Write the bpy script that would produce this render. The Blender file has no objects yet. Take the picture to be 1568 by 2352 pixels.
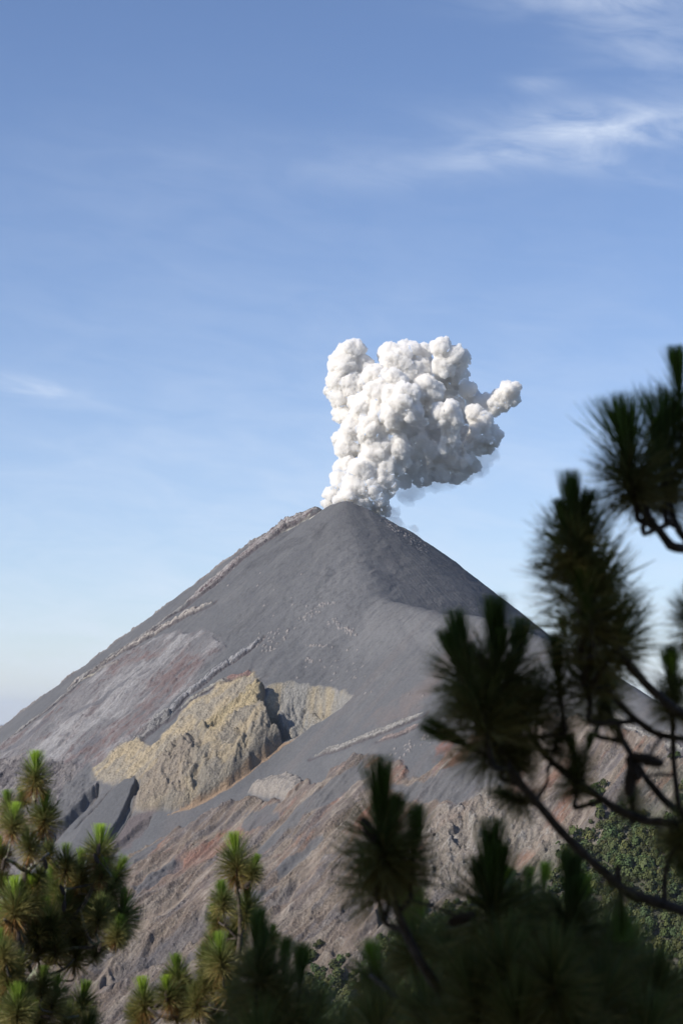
import bpy, bmesh, math, random
import numpy as np
from mathutils import Vector, Matrix, Quaternion
R = math.radians
S = bpy.context.scene
col = S.collection

# ------------------------------------------------------------------ camera
PITCH = math.atan(464 / 4573.0)
FPX = 4573.0                      # focal length in units of the 1568 x 2352 frame used for measuring
cp, sp = math.cos(PITCH), math.sin(PITCH)
cam_d = bpy.data.cameras.new('camera')
cam = bpy.data.objects.new('camera', cam_d); col.objects.link(cam)
cam_d.sensor_fit = 'VERTICAL'; cam_d.sensor_height = 36; cam_d.sensor_width = 24
cam_d.lens = 70.0; cam_d.clip_start = 0.1; cam_d.clip_end = 400000
cam_d.dof.use_dof = True; cam_d.dof.focus_distance = 2600; cam_d.dof.aperture_fstop = 5.6
cam.rotation_euler = (R(90) + PITCH, 0, 0)
S.camera = cam

def ray(u, v):
    a = (u - 784) / FPX; b = (1176 - v) / FPX
    return a, cp - b * sp, sp + b * cp
def at(u, v, Y):                  # world point at distance Y (along +y) seen in direction u, v
    a, b, c = ray(u, v); k = Y / b
    return (a * k, Y, c * k)
def V(u, v, Y): return Vector(at(u, v, Y))

# ------------------------------------------------------------------ noise
def _h(ix, iy, seed):
    h = (ix.astype(np.int64) * 374761393 + iy.astype(np.int64) * 668265263 + seed * 974634777) & 0xffffffff
    h = ((h ^ (h >> 13)) * 1274126177) & 0xffffffff
    return (h ^ (h >> 16)) & 0xffffffff
def _h3(ix, iy, iz, seed):
    return _h(ix + iz * 7919, iy + iz * 104729, seed)
def perlin(x, y, seed=0):
    x = np.asarray(x, dtype=np.float64); y = np.asarray(y, dtype=np.float64)
    x0 = np.floor(x); y0 = np.floor(y); fx = x - x0; fy = y - y0
    ux = fx * fx * fx * (fx * (fx * 6 - 15) + 10); uy = fy * fy * fy * (fy * (fy * 6 - 15) + 10)
    def g(i, j):
        a = _h(x0 + i, y0 + j, seed) * (2 * math.pi / 4294967296.0)
        return np.cos(a) * (fx - i) + np.sin(a) * (fy - j)
    n0 = g(0, 0) * (1 - ux) + g(1, 0) * ux
    n1 = g(0, 1) * (1 - ux) + g(1, 1) * ux
    return (n0 * (1 - uy) + n1 * uy) * 1.5
def fbm(x, y, o=4, seed=0, gain=.5):
    s = 0; a = 1; t = 0
    for i in range(o):
        s = s + a * perlin(x * 2 ** i, y * 2 ** i, seed + i * 17); t += a; a *= gain
    return s / t * 1.3
def ridged(x, y, o=4, seed=0, gain=.5):
    s = 0; a = 1; t = 0
    for i in range(o):
        s = s + a * (1 - np.abs(perlin(x * 2 ** i, y * 2 ** i, seed + i * 31)) * 2); t += a; a *= gain
    return s / t
def worley3(p, seed):
    """distance to the nearest feature point, p (N,3)"""
    b = np.floor(p); best = np.full(len(p), 9.0)
    for i in (-1, 0, 1):
        for j in (-1, 0, 1):
            for k in (-1, 0, 1):
                cx, cy, cz = b[:, 0] + i, b[:, 1] + j, b[:, 2] + k
                ox = _h3(cx, cy, cz, seed) / 4294967296.0
                oy = _h3(cx, cy, cz, seed + 11) / 4294967296.0
                oz = _h3(cx, cy, cz, seed + 23) / 4294967296.0
                d = (cx + ox - p[:, 0]) ** 2 + (cy + oy - p[:, 1]) ** 2 + (cz + oz - p[:, 2]) ** 2
                best = np.minimum(best, d)
    return np.sqrt(best)
def sstep(a, b, x):
    t = np.clip((x - a) / (b - a), 0, 1); return t * t * (3 - 2 * t)
def smax(a, b, k):
    h = np.clip(.5 + .5 * (a - b) / k, 0, 1)
    return b + (a - b) * h + k * h * (1 - h)

# ------------------------------------------------------------------ geometry helpers (numpy)
def polyline_z(x, y, P, prof):
    """highest of: ridge height at the nearest point minus prof(distance)"""
    best = np.full(x.shape, -1e9)
    for (x0, y0, z0), (x1, y1, z1) in zip(P[:-1], P[1:]):
        dx, dy = x1 - x0, y1 - y0; L = dx * dx + dy * dy
        t = np.clip(((x - x0) * dx + (y - y0) * dy) / L, 0, 1)
        d = np.hypot(x - x0 - t * dx, y - y0 - t * dy)
        best = smax(best, z0 + t * (z1 - z0) - prof(d, x - x0), 6)
    return best
def seg_dist(x, y, P):
    """distance to polyline, arc length at nearest point (0..total), side (+ = left of travel)"""
    bd = np.full(x.shape, 1e9); bt = np.zeros(x.shape); bs = np.zeros(x.shape); acc = 0
    for (x0, y0), (x1, y1) in zip(P[:-1], P[1:]):
        dx, dy = x1 - x0, y1 - y0; L = math.hypot(dx, dy) + 1e-9
        t = np.clip(((x - x0) * dx + (y - y0) * dy) / (L * L), 0, 1)
        d = np.hypot(x - x0 - t * dx, y - y0 - t * dy)
        m = d < bd
        bd = np.where(m, d, bd); bt = np.where(m, acc + t * L, bt)
        bs = np.where(m, np.sign((y - y0) * dx - (x - x0) * dy), bs); acc += L
    return bd, bt, bs, acc
def inside(x, y, P):
    r = np.zeros(x.shape, bool); n = len(P)
    for i in range(n):
        x0, y0 = P[i]; x1, y1 = P[(i + 1) % n]
        c = ((y0 > y) != (y1 > y)) & (x < (x1 - x0) * (y - y0) / (y1 - y0 + 1e-12) + x0)
        r ^= c
    return r

# ------------------------------------------------------------------ the big shape of the mountain
rim_left = [at(722, 1163, 3060), at(660, 1197, 3058), at(600, 1238, 3055), at(500, 1317, 3050), at(430, 1377, 3045),
            at(340, 1448, 3040), at(270, 1497, 3035), at(200, 1543, 3030), at(155, 1584, 3020), at(90, 1640, 3010),
            at(0, 1712, 3000), at(-250, 1900, 2980)]
rim = [at(752, 1170, 3045), at(772, 1160, 3015), at(795, 1157, 3000), at(835, 1169, 3003), at(870, 1187, 3012), at(920, 1213, 3030), at(962, 1240, 3050)]
spur = [at(795, 1157, 3000), at(830, 1300, 2862), at(870, 1373, 2796), at(1000, 1407, 2680), at(1130, 1422, 2560),
        at(1300, 1490, 2420), at(1568, 1655, 2200), at(1900, 1850, 1980)]
def prof_rim(d, dx):
    right = sstep(60, 260, dx)
    c = .00002 + right * .00055
    e = np.maximum(d - 260, 0)
    return .80 * (np.sqrt(d * d + 144) - 12) - np.minimum(c * e * e, .3 * e * right + .08 * e)
def prof_left(d, dx):
    return .76 * (np.sqrt(d * d + 64) - 8)
def prof_spur(d, dx):
    e = np.maximum(d - 350, 0)
    return .80 * (np.sqrt(d * d + 400) - 20) - np.minimum(.00018 * e * e, .22 * e)
def base(x, y):
    a = polyline_z(x, y, rim, prof_rim)
    b = polyline_z(x, y, rim_left, prof_left)
    c = polyline_z(x, y, spur, prof_spur)
    h = smax(smax(a, b, 5), c, 14)
    return smax(h, -620 + .0 * x, 60)

def hits(pts):
    """plan position where the line of sight towards each measured point meets the mountain"""
    out = []
    for (u, v) in pts:
        a, b, c = ray(u, v)
        t = np.arange(1000, 4300, 2.0)
        X, Y, Z = a * t, b * t, c * t
        m = np.nonzero(Z < base(X, Y))[0]
        if len(m): out.append((X[m[0]], Y[m[0]]))
        else:      # past the silhouette: use the nearest grazing point
            k = int(np.argmin(Z - base(X, Y))); out.append((X[k], Y[k]))
    return out

# ------------------------------------------------------------------ terrain grid
NX, NY = 1330, 1120
xs = np.linspace(-800, 880, NX); ys = np.linspace(1480, 3230, NY)
GX, GY = np.meshgrid(xs, ys)
H = base(GX, GY)
cxx, cyy = rim[2][0], rim[2][1]
TH = np.arctan2(GX - cxx, -(GY - cyy)); RR = np.hypot(GX - cxx, GY - cyy)
# fall-line coordinates: across and along the slope
AC = GX * .66 - GY * .75; AL = GX * .75 + GY * .66
wx = fbm(GX / 60, GY / 60, 3, 5) * 9; wy = fbm(GX / 60, GY / 60, 3, 9) * 9
wx2 = wx + fbm(GX / 12, GY / 12, 3, 15) * 3; wy2 = wy + fbm(GX / 12, GY / 12, 3, 19) * 3
streak = fbm(AC / 9 + wx * .05, AL / 60, 4, 21)
streak_f = fbm(AC / 3.2, AL / 22, 3, 25)
rough = fbm(AC / 6.5 + wx * .06, AL / 12, 5, 41, .62)
patch = fbm(GX / 55, GY / 70, 4, 61)
cone_streak = fbm(TH * 26, RR / 90, 4, 71)

COL = np.empty(GX.shape + (3,)); ROCK = np.zeros(GX.shape)
def C(*c): return np.array(c)
ASH = C(.119, .120, .124)
COL[:] = ASH
def tint(mask, c, rock=None):
    global COL, ROCK
    m = np.clip(mask, 0, 1)
    COL = COL * (1 - m[..., None]) + C(*c) * m[..., None] if not isinstance(c, np.ndarray) else COL * (1 - m[..., None]) + c * m[..., None]
    if rock is not None: ROCK = ROCK * (1 - m) + rock * m
class Area:
    """soft polygon mask given by measured outline points laid onto the slope"""
    def __init__(s, pts, soft=5, warp=1.0, noise=0.0):
        P = hits(pts); s.P = P
        px = [p[0] for p in P]; py = [p[1] for p in P]
        m = 40
        j0, j1 = np.searchsorted(xs, [min(px) - m, max(px) + m]); i0, i1 = np.searchsorted(ys, [min(py) - m, max(py) + m])
        s.sl = (slice(max(i0, 0), i1), slice(max(j0, 0), j1))
        x = GX[s.sl] + wx2[s.sl] * warp; y = GY[s.sl] + wy2[s.sl] * warp
        ins = inside(x, y, P)
        d, t, sd, L = seg_dist(x, y, P + [P[0]])
        s.sd = np.where(ins, d, -d)
        if noise: s.sd = s.sd + noise * streak[s.sl] * 10
        s.m = sstep(-soft / 2, soft / 2, s.sd)
    def full(s, a=None):
        z = np.zeros(GX.shape); z[s.sl] = s.m if a is None else a; return z
class Band:
    def __init__(s, pts, w, warp=1.0, taper=True):
        P = hits(pts); px = [p[0] for p in P]; py = [p[1] for p in P]; m = 40
        j0, j1 = np.searchsorted(xs, [min(px) - m, max(px) + m]); i0, i1 = np.searchsorted(ys, [min(py) - m, max(py) + m])
        s.sl = (slice(max(i0, 0), i1), slice(max(j0, 0), j1))
        x = GX[s.sl] + wx2[s.sl] * warp; y = GY[s.sl] + wy2[s.sl] * warp
        s.d, s.t, s.side, L = seg_dist(x, y, P)
        f = np.clip(s.t / L, 0, 1); tp = np.clip(np.minimum(f, 1 - f) * 8, 0.15, 1) if taper else 1
        s.w = w * tp; s.m = sstep(1, .55, s.d / s.w)
        s.bl = fbm(s.t / 8, s.d / 4, 4, int(L) % 97, .8)
    def full(s, a=None):
        z = np.zeros(GX.shape); z[s.sl] = s.m if a is None else a; return z

# gentle relief of the loose ash slopes
H += cone_streak * .35 * sstep(20, 200, RR) * sstep(520, 300, RR) + streak * .5 + fbm(GX / 25, GY / 25, 3, 81) * 1.0
dark_patch = sstep(.08, .45, fbm(AC / 16 + wx * .08, AL / 42, 4, 91) + .5 * rough) * sstep(380, 160, RR)
tint(dark_patch * .5, (.10, .10, .108))
tint(sstep(.1, .5, rough) * sstep(-.2, .3, (GX - 60) / 300 + fbm(GX / 50, GY / 50, 2, 93)) * .5, (.105, .10, .105), .25)
tint(sstep(.0, .5, patch) * .4, (.155, .153, .152))
tint(sstep(.1, .6, streak) * .35, (.105, .105, .112))
lt = Area([(770, 1250), (810, 1230), (850, 1330), (900, 1395), (1060, 1430), (1000, 1480), (860, 1500), (700, 1480), (640, 1420), (700, 1330)], 70, 2); tint(lt.full() * .55, (.185, .183, .183))
tint(sstep(.1, .5, fbm(AC / 45, AL / 200, 3, 95)) * .35 * sstep(150, 400, RR), (.15, .135, .13))

cone_m = sstep(520, 380, RR)
tint(cone_m * sstep(.15, .5, fbm(AC / 5, AL / 9, 4, 97) + .5 * fbm(GX / 60, GY / 60, 2, 98)) * .45, (.085, .085, .09), .3)
ROCK = np.maximum(ROCK, cone_m * .28 * sstep(0, 120, GX - .25 * (3000 - GY)))
for pts in [[(555, 1305), (600, 1272), (640, 1252), (690, 1236), (705, 1240), (660, 1268), (620, 1290), (575, 1315)], [(635, 1304), (668, 1290), (655, 1306)], [(664, 1357), (680, 1352), (674, 1359)], [(700, 1215), (740, 1195), (760, 1205), (720, 1235)]]:
    a = Area(pts, 7, 1.8); tint(a.full() * np.clip(.55 + 1.2 * rough, 0, .85), (.085, .085, .09), .3)
a = Area([(960, 1560), (1050, 1480), (1085, 1470), (1060, 1520), (980, 1600), (900, 1660), (880, 1650)], 30, 3); tint(a.full() * .6, (.175, .142, .130))
fl = fbm(TH * 34, RR / 260, 4, 99); tint(sstep(40, 120, GX) * sstep(600, 400, RR) * sstep(.05, .4, fl) * .45, (.10, .10, .108)); tint(sstep(40, 120, GX) * sstep(600, 400, RR) * sstep(.1, .4, -fl) * .3, (.165, .163, .165))
ds = fbm(AC / 6 + wx * .05, AL / 110, 4, 431); dm = sstep(620, 420, RR) * sstep(30, 120, RR)
tint(dm * sstep(.1, .45, ds + .4 * patch) * .22, (.098, .098, .103)); tint(dm * sstep(.1, .45, -ds + .4 * patch) * .15, (.165, .163, .162))
H += dm * (fbm(AC / 26 + wx * .09, AL / 90, 3, 433) * 2.0) + sstep(40, 120, GX) * sstep(600, 400, RR) * ridged(TH * 30 + wx * .02, RR / 200, 3, 435) * .9
# --- back left flank: thin layered lava bands along the skyline
def layered(pts, w, c_lo, c_hi, h, dark=(.085, .075, .08), warp=.25, rock=.9):
    b = Band(pts, w, warp); sg = b.d * b.side
    st = fbm(b.t / 34, sg / 2.6, 3, 301 + int(w * 10), .6); bl = fbm(b.t / 5, sg / 4, 3, 305, .7)
    k = sstep(-.3, .15, st + .5 * bl)[..., None]
    colr = C(*c_lo) * (1 - k) + C(*c_hi) * k
    rg = fbm(b.t / 3.2, sg / 3.2, 3, 311, .7); m = sstep(1.15, .75, b.d / b.w + .45 * rg + .35 * bl)
    z = np.zeros(GX.shape + (3,)); z[b.sl] = colr
    tint(b.full(m), z, rock)
    m = m * sstep(-.35, -.1, fbm(b.t / 13, b.t * 0 + 1, 2, 313)); H[b.sl] += m * h * .34 * (.75 + .5 * st + .7 * bl + .5 * rg)
    # shade painted over a shallow undercut on the band's downslope side
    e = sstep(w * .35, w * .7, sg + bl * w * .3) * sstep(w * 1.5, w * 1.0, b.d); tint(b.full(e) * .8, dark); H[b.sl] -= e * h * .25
dr, tr, sr, _L = seg_dist(GX, GY, [(p[0], p[1]) for p in rim_left])
bandn = fbm(tr / 30, dr / 2.4, 4, 401, .6); blk = fbm(tr / 5, dr / 4, 4, 403, .7)
mr_ = sstep(19, 11, dr + 5 * fbm(tr / 40, tr * 0, 3, 405) + 3 * blk) * sstep(10, 30, tr) * (.35 + .65 * sstep(.0, .25, fbm(tr / 60, tr * 0 + 2, 2, 407) + .25))
kk = sstep(-.2, .2, bandn + .5 * blk)[..., None]
tint(mr_ * .9, C(.125, .105, .108) * (1 - kk) + C(.31, .29, .275) * kk, .9)
H += mr_ * (bandn * 2.5 + blk * 3.5 + 1.5 + 4 * fbm(tr / 26, tr * 0 + 5, 3, 409))
rimdep = Area([(748, 1165), (700, 1178), (662, 1192), (640, 1215), (650, 1222), (700, 1195), (735, 1176)], 3, .3)
tint(rimdep.full() * sstep(-.4, .2, rough), (.48, .46, .38), .6)
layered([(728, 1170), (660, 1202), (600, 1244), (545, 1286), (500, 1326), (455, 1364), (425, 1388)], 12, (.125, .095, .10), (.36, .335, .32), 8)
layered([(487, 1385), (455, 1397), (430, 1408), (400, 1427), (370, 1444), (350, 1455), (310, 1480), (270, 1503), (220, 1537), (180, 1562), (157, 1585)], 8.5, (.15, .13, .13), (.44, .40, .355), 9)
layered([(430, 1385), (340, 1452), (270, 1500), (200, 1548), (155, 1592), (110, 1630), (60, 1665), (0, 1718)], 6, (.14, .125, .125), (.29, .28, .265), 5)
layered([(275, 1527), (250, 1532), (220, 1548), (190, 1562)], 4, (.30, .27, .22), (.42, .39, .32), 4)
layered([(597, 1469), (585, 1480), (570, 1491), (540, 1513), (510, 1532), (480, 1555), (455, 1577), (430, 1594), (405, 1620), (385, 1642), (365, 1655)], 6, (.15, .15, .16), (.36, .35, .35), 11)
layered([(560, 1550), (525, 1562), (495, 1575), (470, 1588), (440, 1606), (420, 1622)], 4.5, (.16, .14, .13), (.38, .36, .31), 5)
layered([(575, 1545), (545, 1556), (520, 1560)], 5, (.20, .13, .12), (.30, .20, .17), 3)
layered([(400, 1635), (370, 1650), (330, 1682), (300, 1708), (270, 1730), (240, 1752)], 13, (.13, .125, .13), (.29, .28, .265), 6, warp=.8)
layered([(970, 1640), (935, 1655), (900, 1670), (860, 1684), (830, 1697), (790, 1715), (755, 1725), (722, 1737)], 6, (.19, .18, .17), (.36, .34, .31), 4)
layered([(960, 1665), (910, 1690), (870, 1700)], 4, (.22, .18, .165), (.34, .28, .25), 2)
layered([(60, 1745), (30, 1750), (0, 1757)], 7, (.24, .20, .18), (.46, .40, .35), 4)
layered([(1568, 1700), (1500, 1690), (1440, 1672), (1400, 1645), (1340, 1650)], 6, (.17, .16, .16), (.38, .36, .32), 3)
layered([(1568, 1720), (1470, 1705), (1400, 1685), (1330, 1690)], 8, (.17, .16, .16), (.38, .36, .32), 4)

# --- pale and reddish field on the lower left flank
fieldm = Area([(-40, 1740), (100, 1650), (165, 1590), (240, 1535), (330, 1480), (420, 1450), (500, 1455), (520, 1495), (470, 1545), (410, 1600), (340, 1660),
               (285, 1710), (235, 1750), (215, 1765), (130, 1820), (60, 1900), (-60, 1960)], 14, 1.5)
fm = fieldm.full()
tint(fm * (.65 + .5 * patch), (.20, .19, .19), .45)
redf = fbm(AC / 46 + 3, AL / 95, 4, 111)
tint(fm * sstep(.0, .4, redf + .7 * rough) * .7, (.165, .118, .112), .7)
tint(fm * sstep(.05, .45, fbm(AC / 26 + 9, AL / 60, 4, 113) + .5 * rough) * .75, (.30, .29, .285), .4)
tint(fm * sstep(.2, .5, -streak) * .5, (.105, .10, .11))
for pts, cc, st_ in [([(120, 1700), (150, 1670), (200, 1625), (270, 1555), (330, 1515), (430, 1465), (405, 1500), (330, 1565), (270, 1625), (210, 1690), (160, 1715)], (.29, .28, .275), .55),
                     ([(200, 1725), (290, 1640), (350, 1570), (430, 1500), (465, 1515), (450, 1550), (400, 1595), (335, 1660), (280, 1705), (230, 1748)], (.165, .122, .116), .5),
                     ([(60, 1730), (110, 1700), (160, 1715), (130, 1750), (80, 1765)], (.29, .28, .275), .8), ([(300, 1530), (380, 1490), (330, 1500), (250, 1560)], (.19, .135, .125), .6)]:
    a = Area(pts, 22, 3.0); tint(a.full() * np.clip(st_ + 1.0 * rough + .8 * streak, 0, 1), cc)
tint(fm * sstep(.1, .5, rough) * .5, (.105, .085, .085), .7); fr = sstep(-.3, .4, redf + .3 * patch); H += fm * (streak * 1.2 + (.3 + fr) * (rough * 1.3 + ridged(AC / 13, AL / 28, 3, 115) * 1.2) + ridged(AC / 55, AL / 110, 3, 117) * 4)
for pts, w in [([(120, 1650), (60, 1700), (0, 1740)], 9), ([(240, 1700), (190, 1720), (175, 1740)], 10), ([(300, 1560), (220, 1620), (150, 1650)], 6)]:
    b = Band(pts, w, .8); tint(b.full(b.m) * .7, (.11, .11, .12), .1)

lf = Area([(-40, 1752), (60, 1748), (130, 1762), (200, 1775), (222, 1800), (190, 1850), (120, 1925), (60, 2000), (-60, 2080)], 10, 2)
lfm = lf.full(); rk2 = fbm(AC / 20, AL / 50, 3, 421)
tint(lfm * .85, (.165, .15, .148), .9); tint(lfm * sstep(.0, .4, rk2 + .5 * rough) * .7, (.24, .22, .21)); tint(lfm * sstep(.1, .4, -rk2 + .5 * rough) * .7, (.11, .10, .105))
H += lfm * (rough * 3.5 + ridged(AC / 12, AL / 26, 3, 423) * 3)
a = Area([(-20, 1860), (30, 1845), (65, 1870), (40, 1915), (-20, 1950)], 14, 2.5); tint(a.full() * .8, (.29, .20, .175), .7)
a = Area([(255, 1905), (330, 1870), (360, 1880), (300, 1940), (240, 1985)], 12, 2); tint(a.full() * .6, (.15, .115, .11), .7)
# --- yellow cliff mass
pale = Area([(575, 1545), (500, 1580), (440, 1615), (415, 1660), (395, 1672), (350, 1720), (310, 1700), (262, 1730), (216, 1770), (216, 1785), (250, 1803), (300, 1800),
             (330, 1790), (420, 1740), (520, 1660), (600, 1590), (592, 1565)], 8, 1.4)
H[pale.sl] += pale.m * (ridged(AC[pale.sl] / 16, AL[pale.sl] / 14, 4, 121) * 3 + rough[pale.sl] * 2.0)
ymix = sstep(-.2, .2, fbm(AC / 22, AL / 44, 4, 123))[..., None]
YEL = C(.41, .335, .225) * ymix + C(.32, .28, .22) * (1 - ymix)
tint(pale.full(), YEL, .8)
cliff = Area([(600, 1590), (560, 1612), (520, 1632), (480, 1668), (430, 1705), (390, 1722), (350, 1775), (318, 1800), (308, 1835), (318, 1862), (355, 1872), (385, 1874), (430, 1858), (500, 1822),
              (560, 1782), (615, 1738), (645, 1712), (640, 1680), (622, 1650), (612, 1625), (614, 1600)], 3.5, .9)
sd = cliff.sd; sl = cliff.sl
dome = np.clip(sd / (42 - 28 * sstep(-170, -110, GX[sl])), 0, 1); dome = np.sqrt(np.clip(dome * (2 - dome), 0, 1))
# cut lines: the wall is fluted by steep gullies running down it
flute = ridged(GX[sl] / 11 + wx[sl] * .12, GY[sl] / 30, 4, 131, .7)
lowr = sstep(60, 20, sd)
crk = sstep(.80, .97, ridged(AC[sl] / 26 + wx[sl] * .08, AL[sl] / 48, 2, 145)) + sstep(.84, .98, ridged(GX[sl] / 24, GY[sl] / 20 + wx[sl] * .1, 2, 147))
H[sl] += cliff.m * (3 + (17 + 8 * sstep(-170, -110, GX[sl])) * dome + (flute - .5) * 3.2 * lowr + rough[sl] * 2.0 - crk * 1.4 + (ridged(AC[sl] / 20, AL[sl] / 46, 3, 139) - .5) * 3.5 + -8 * np.clip(sd / 14, 0, 1) + ridged(GX[sl] / 34 + wx[sl] * .06, GY[sl] / 60, 3, 137) * 12 * np.clip(sd / 14, 0, 1))
YEL2 = YEL * (.95 + .12 * np.clip(rough, -1, 1))[..., None]
g2 = sstep(-.1, .5, fbm(GX / 40 + 4, GY / 55, 3, 133) + (fbm(AC / 8, AL / 40, 3, 135)) * .5)[..., None]
YEL2 = YEL2 * (1 - .75 * g2) + C(.25, .225, .185) * .75 * g2
GRY = C(.265, .238, .195) * (.85 + .3 * np.clip(fbm(GX / 8, GY / 30, 3, 136), -1, 1))[..., None]
fz = np.zeros(GX.shape); fz[sl] = sstep(26, 4, sd + 10 * fbm(GX[sl] / 20, GY[sl] / 20, 3, 138)); right_ = sstep(-190, -110, GX)
fz = np.clip(fz * (.45 + .55 * right_), 0, 1)[..., None]; YEL2 = YEL2 * (1 - fz) + GRY * fz  # lower wall grey, strengthened on the right to paint in the shaded side
ck = sstep(.72, .95, ridged(GX / 9 + wx * .10, GY / 34, 3, 441, .6))[..., None] * .45; YEL2 = YEL2 * (1 - ck) + C(.17, .145, .115) * ck
tint(cliff.full() * np.clip(.9 + .25 * rough, 0, 1), YEL2, 1.0)
topy = Area([(600, 1590), (560, 1612), (500, 1650), (470, 1690), (500, 1700), (540, 1670), (600, 1650), (612, 1625)], 22, 2)
tint(topy.full() * .8 * sstep(-.5, .2, rough + .3), (.44, .355, .21), 1.0)
plw = Area([(320, 1790), (390, 1730), (440, 1720), (430, 1790), (400, 1868), (330, 1868), (308, 1840)], 26, 2.5); tint(plw.full() * .7, (.28, .235, .19))
# ochre line at the foot of the cliff
b = Band([(385, 1876), (430, 1860), (500, 1824), (560, 1784), (615, 1740), (650, 1712), (690, 1690)], 4, .5); tint(b.full(b.m) * .8, (.33, .225, .14), .6)
# hollow right of the cliff with its fluted back wall
hollow = Area([(622, 1578), (650, 1572), (700, 1570), (745, 1577), (790, 1585), (812, 1600), (785, 1625), (745, 1652), (700, 1685), (665, 1708), (648, 1700), (640, 1660), (618, 1625)], 5, 1.3)
sl = hollow.sl; sd = hollow.sd
H[sl] -= hollow.m * np.clip(sd / 22, 0, 1) * (13 + ridged(TH[sl] * 22 + wx[sl] * .06, RR[sl] / 36, 4, 141, .6) * 9 + rough[sl] * 2)
g3 = sstep(-.2, .4, fbm(TH * 22, RR / 70, 3, 143))[..., None]
tint(hollow.full(), C(.34, .29, .21) * g3 + C(.27, .26, .24) * (1 - g3), .9)
# deep slot between cliff and hollow
b = Band([(612, 1612), (622, 1640), (640, 1672), (652, 1700)], 15, .4); H -= b.full(b.m * 30)

# small beige knob
knob = Area([(572, 1822), (590, 1800), (620, 1785), (660, 1780), (685, 1790), (693, 1808), (680, 1825), (655, 1845), (630, 1832), (600, 1830)], 4, .4)
sl = knob.sl; H[sl] += knob.m * (1 + 10 * np.sqrt(np.clip(knob.sd / 18, 0, 1)) + rough[sl] * 2.5)
tint(knob.full() * np.clip(.85 + rough, 0, 1), (.32, .285, .25), .9)

# --- brown rubble field of the lower slope with ash tongues in it
lower = Area([(258, 2010), (300, 1968), (360, 1930), (420, 1905), (480, 1865), (540, 1845), (575, 1830), (650, 1850), (690, 1800), (740, 1800), (770, 1760), (800, 1740), (850, 1735), (900, 1770), (960, 1790),
              (1010, 1740), (1090, 1700), (1180, 1690), (1260, 1640), (1350, 1640), (1450, 1700), (1700, 1760), (1800, 2600), (-200, 2600), (-100, 2200), (60, 2120), (160, 2060)], 6, 1.8)
lm = lower.full()
ln = fbm(AC / 30, AL / 100, 4, 151); dwn0 = sstep(1900, 2150, 1640 - H / GY * FPX)
big = fbm(AC / 42 + wx * .04, AL / 170, 4, 152); big2 = fbm(AC / 24 + wx * .05, AL / 90, 4, 154)
rk = .30 + .65 * sstep(-.2, .3, fbm(AC / 30, AL / 80, 3, 158) + .25 * dwn0)
tint(lm, (.180, .142, .115), .5); ROCK = ROCK * (1 - lm) + rk * lm
tint(lm * sstep(.02, .35, big) * .8, (.225, .186, .148))
tint(lm * sstep(.05, .4, -big) * .8, (.150, .128, .118))
tint(lm * sstep(.08, .5, ln + .4 * rough) * sstep(.8, .0, dwn0) * .9, (.235, .128, .090))
tint(lm * sstep(.15, .42, big2 + .3 * rough) * .7, (.265, .228, .19))
tint(lm * sstep(.15, .42, -big2 + .3 * rough) * .75, (.135, .125, .128))
tint(lm * sstep(.25, .6, rough) * .5, (.31, .275, .24))
tint(lm * sstep(.25, .6, -rough) * .5, (.12, .105, .10))
tint(lm * sstep(.1, .5, streak_f) * .4, (.32, .275, .23))
tint(lm * sstep(.1, .5, -streak_f) * .4, (.15, .125, .115))
dwn = dwn0
H += lm * (streak * 2.2 + rk * (rough * 2.0 + ridged(AC / 12, AL / 36, 4, 157) * 2.6) + ridged(AC / 30 + wx * .04, AL / 170, 3, 160) * 5 + dwn * ridged(AC / 60 + wx * .05, AL / 260, 3, 159) * 18)
red = Area([(440, 1960), (560, 1900), (620, 1870), (640, 1880), (540, 1945), (450, 2000), (330, 2060), (290, 2070)], 20, 2)
tint(red.full() * .55 * np.clip(.8 + ln, 0, 1), (.25, .125, .095), .6)
for pts in [[(1020, 1690), (1045, 1700), (1030, 1750), (1005, 1780), (990, 1765)], [(1090, 1830), (1110, 1850), (1050, 1910), (1015, 1930), (1010, 1915)], [(905, 1770), (925, 1790), (880, 1850), (840, 1900), (810, 1910), (850, 1850)],
            [(1205, 1810), (1225, 1825), (1190, 1870), (1180, 1850)]]:
    a = Area(pts, 12, 2.4); tint(a.full() * .6 * np.clip(.6 + streak + rough, 0, 1), (.27, .125, .088), .6)
# ash tongues inside the rubble
for pts in [[(770, 1800), (830, 1765), (850, 1785), (760, 1850), (690, 1890), (640, 1935), (590, 1965), (600, 1940), (650, 1895), (700, 1850)],
            [(630, 2010), (680, 1970), (740, 1920), (750, 1930), (690, 1985), (640, 2025)],
            [(300, 2060), (400, 1985), (380, 2030), (320, 2075)],
            [(130, 2110), (220, 2040), (330, 1960), (380, 1930), (330, 1990), (250, 2060), (150, 2150)],
            [(900, 1800), (1000, 1790), (1100, 1750), (1200, 1770), (1150, 1820), (1060, 1850), (1000, 1850), (930, 1850)],
            [(560, 2100), (640, 2040), (600, 2090)], [(560, 1880), (640, 1850), (640, 1890), (560, 1920)]]:
    a = Area(pts, 5, 1.3); z = a.full(); tint(z * .9, tuple(ASH * .95), .05)
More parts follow.
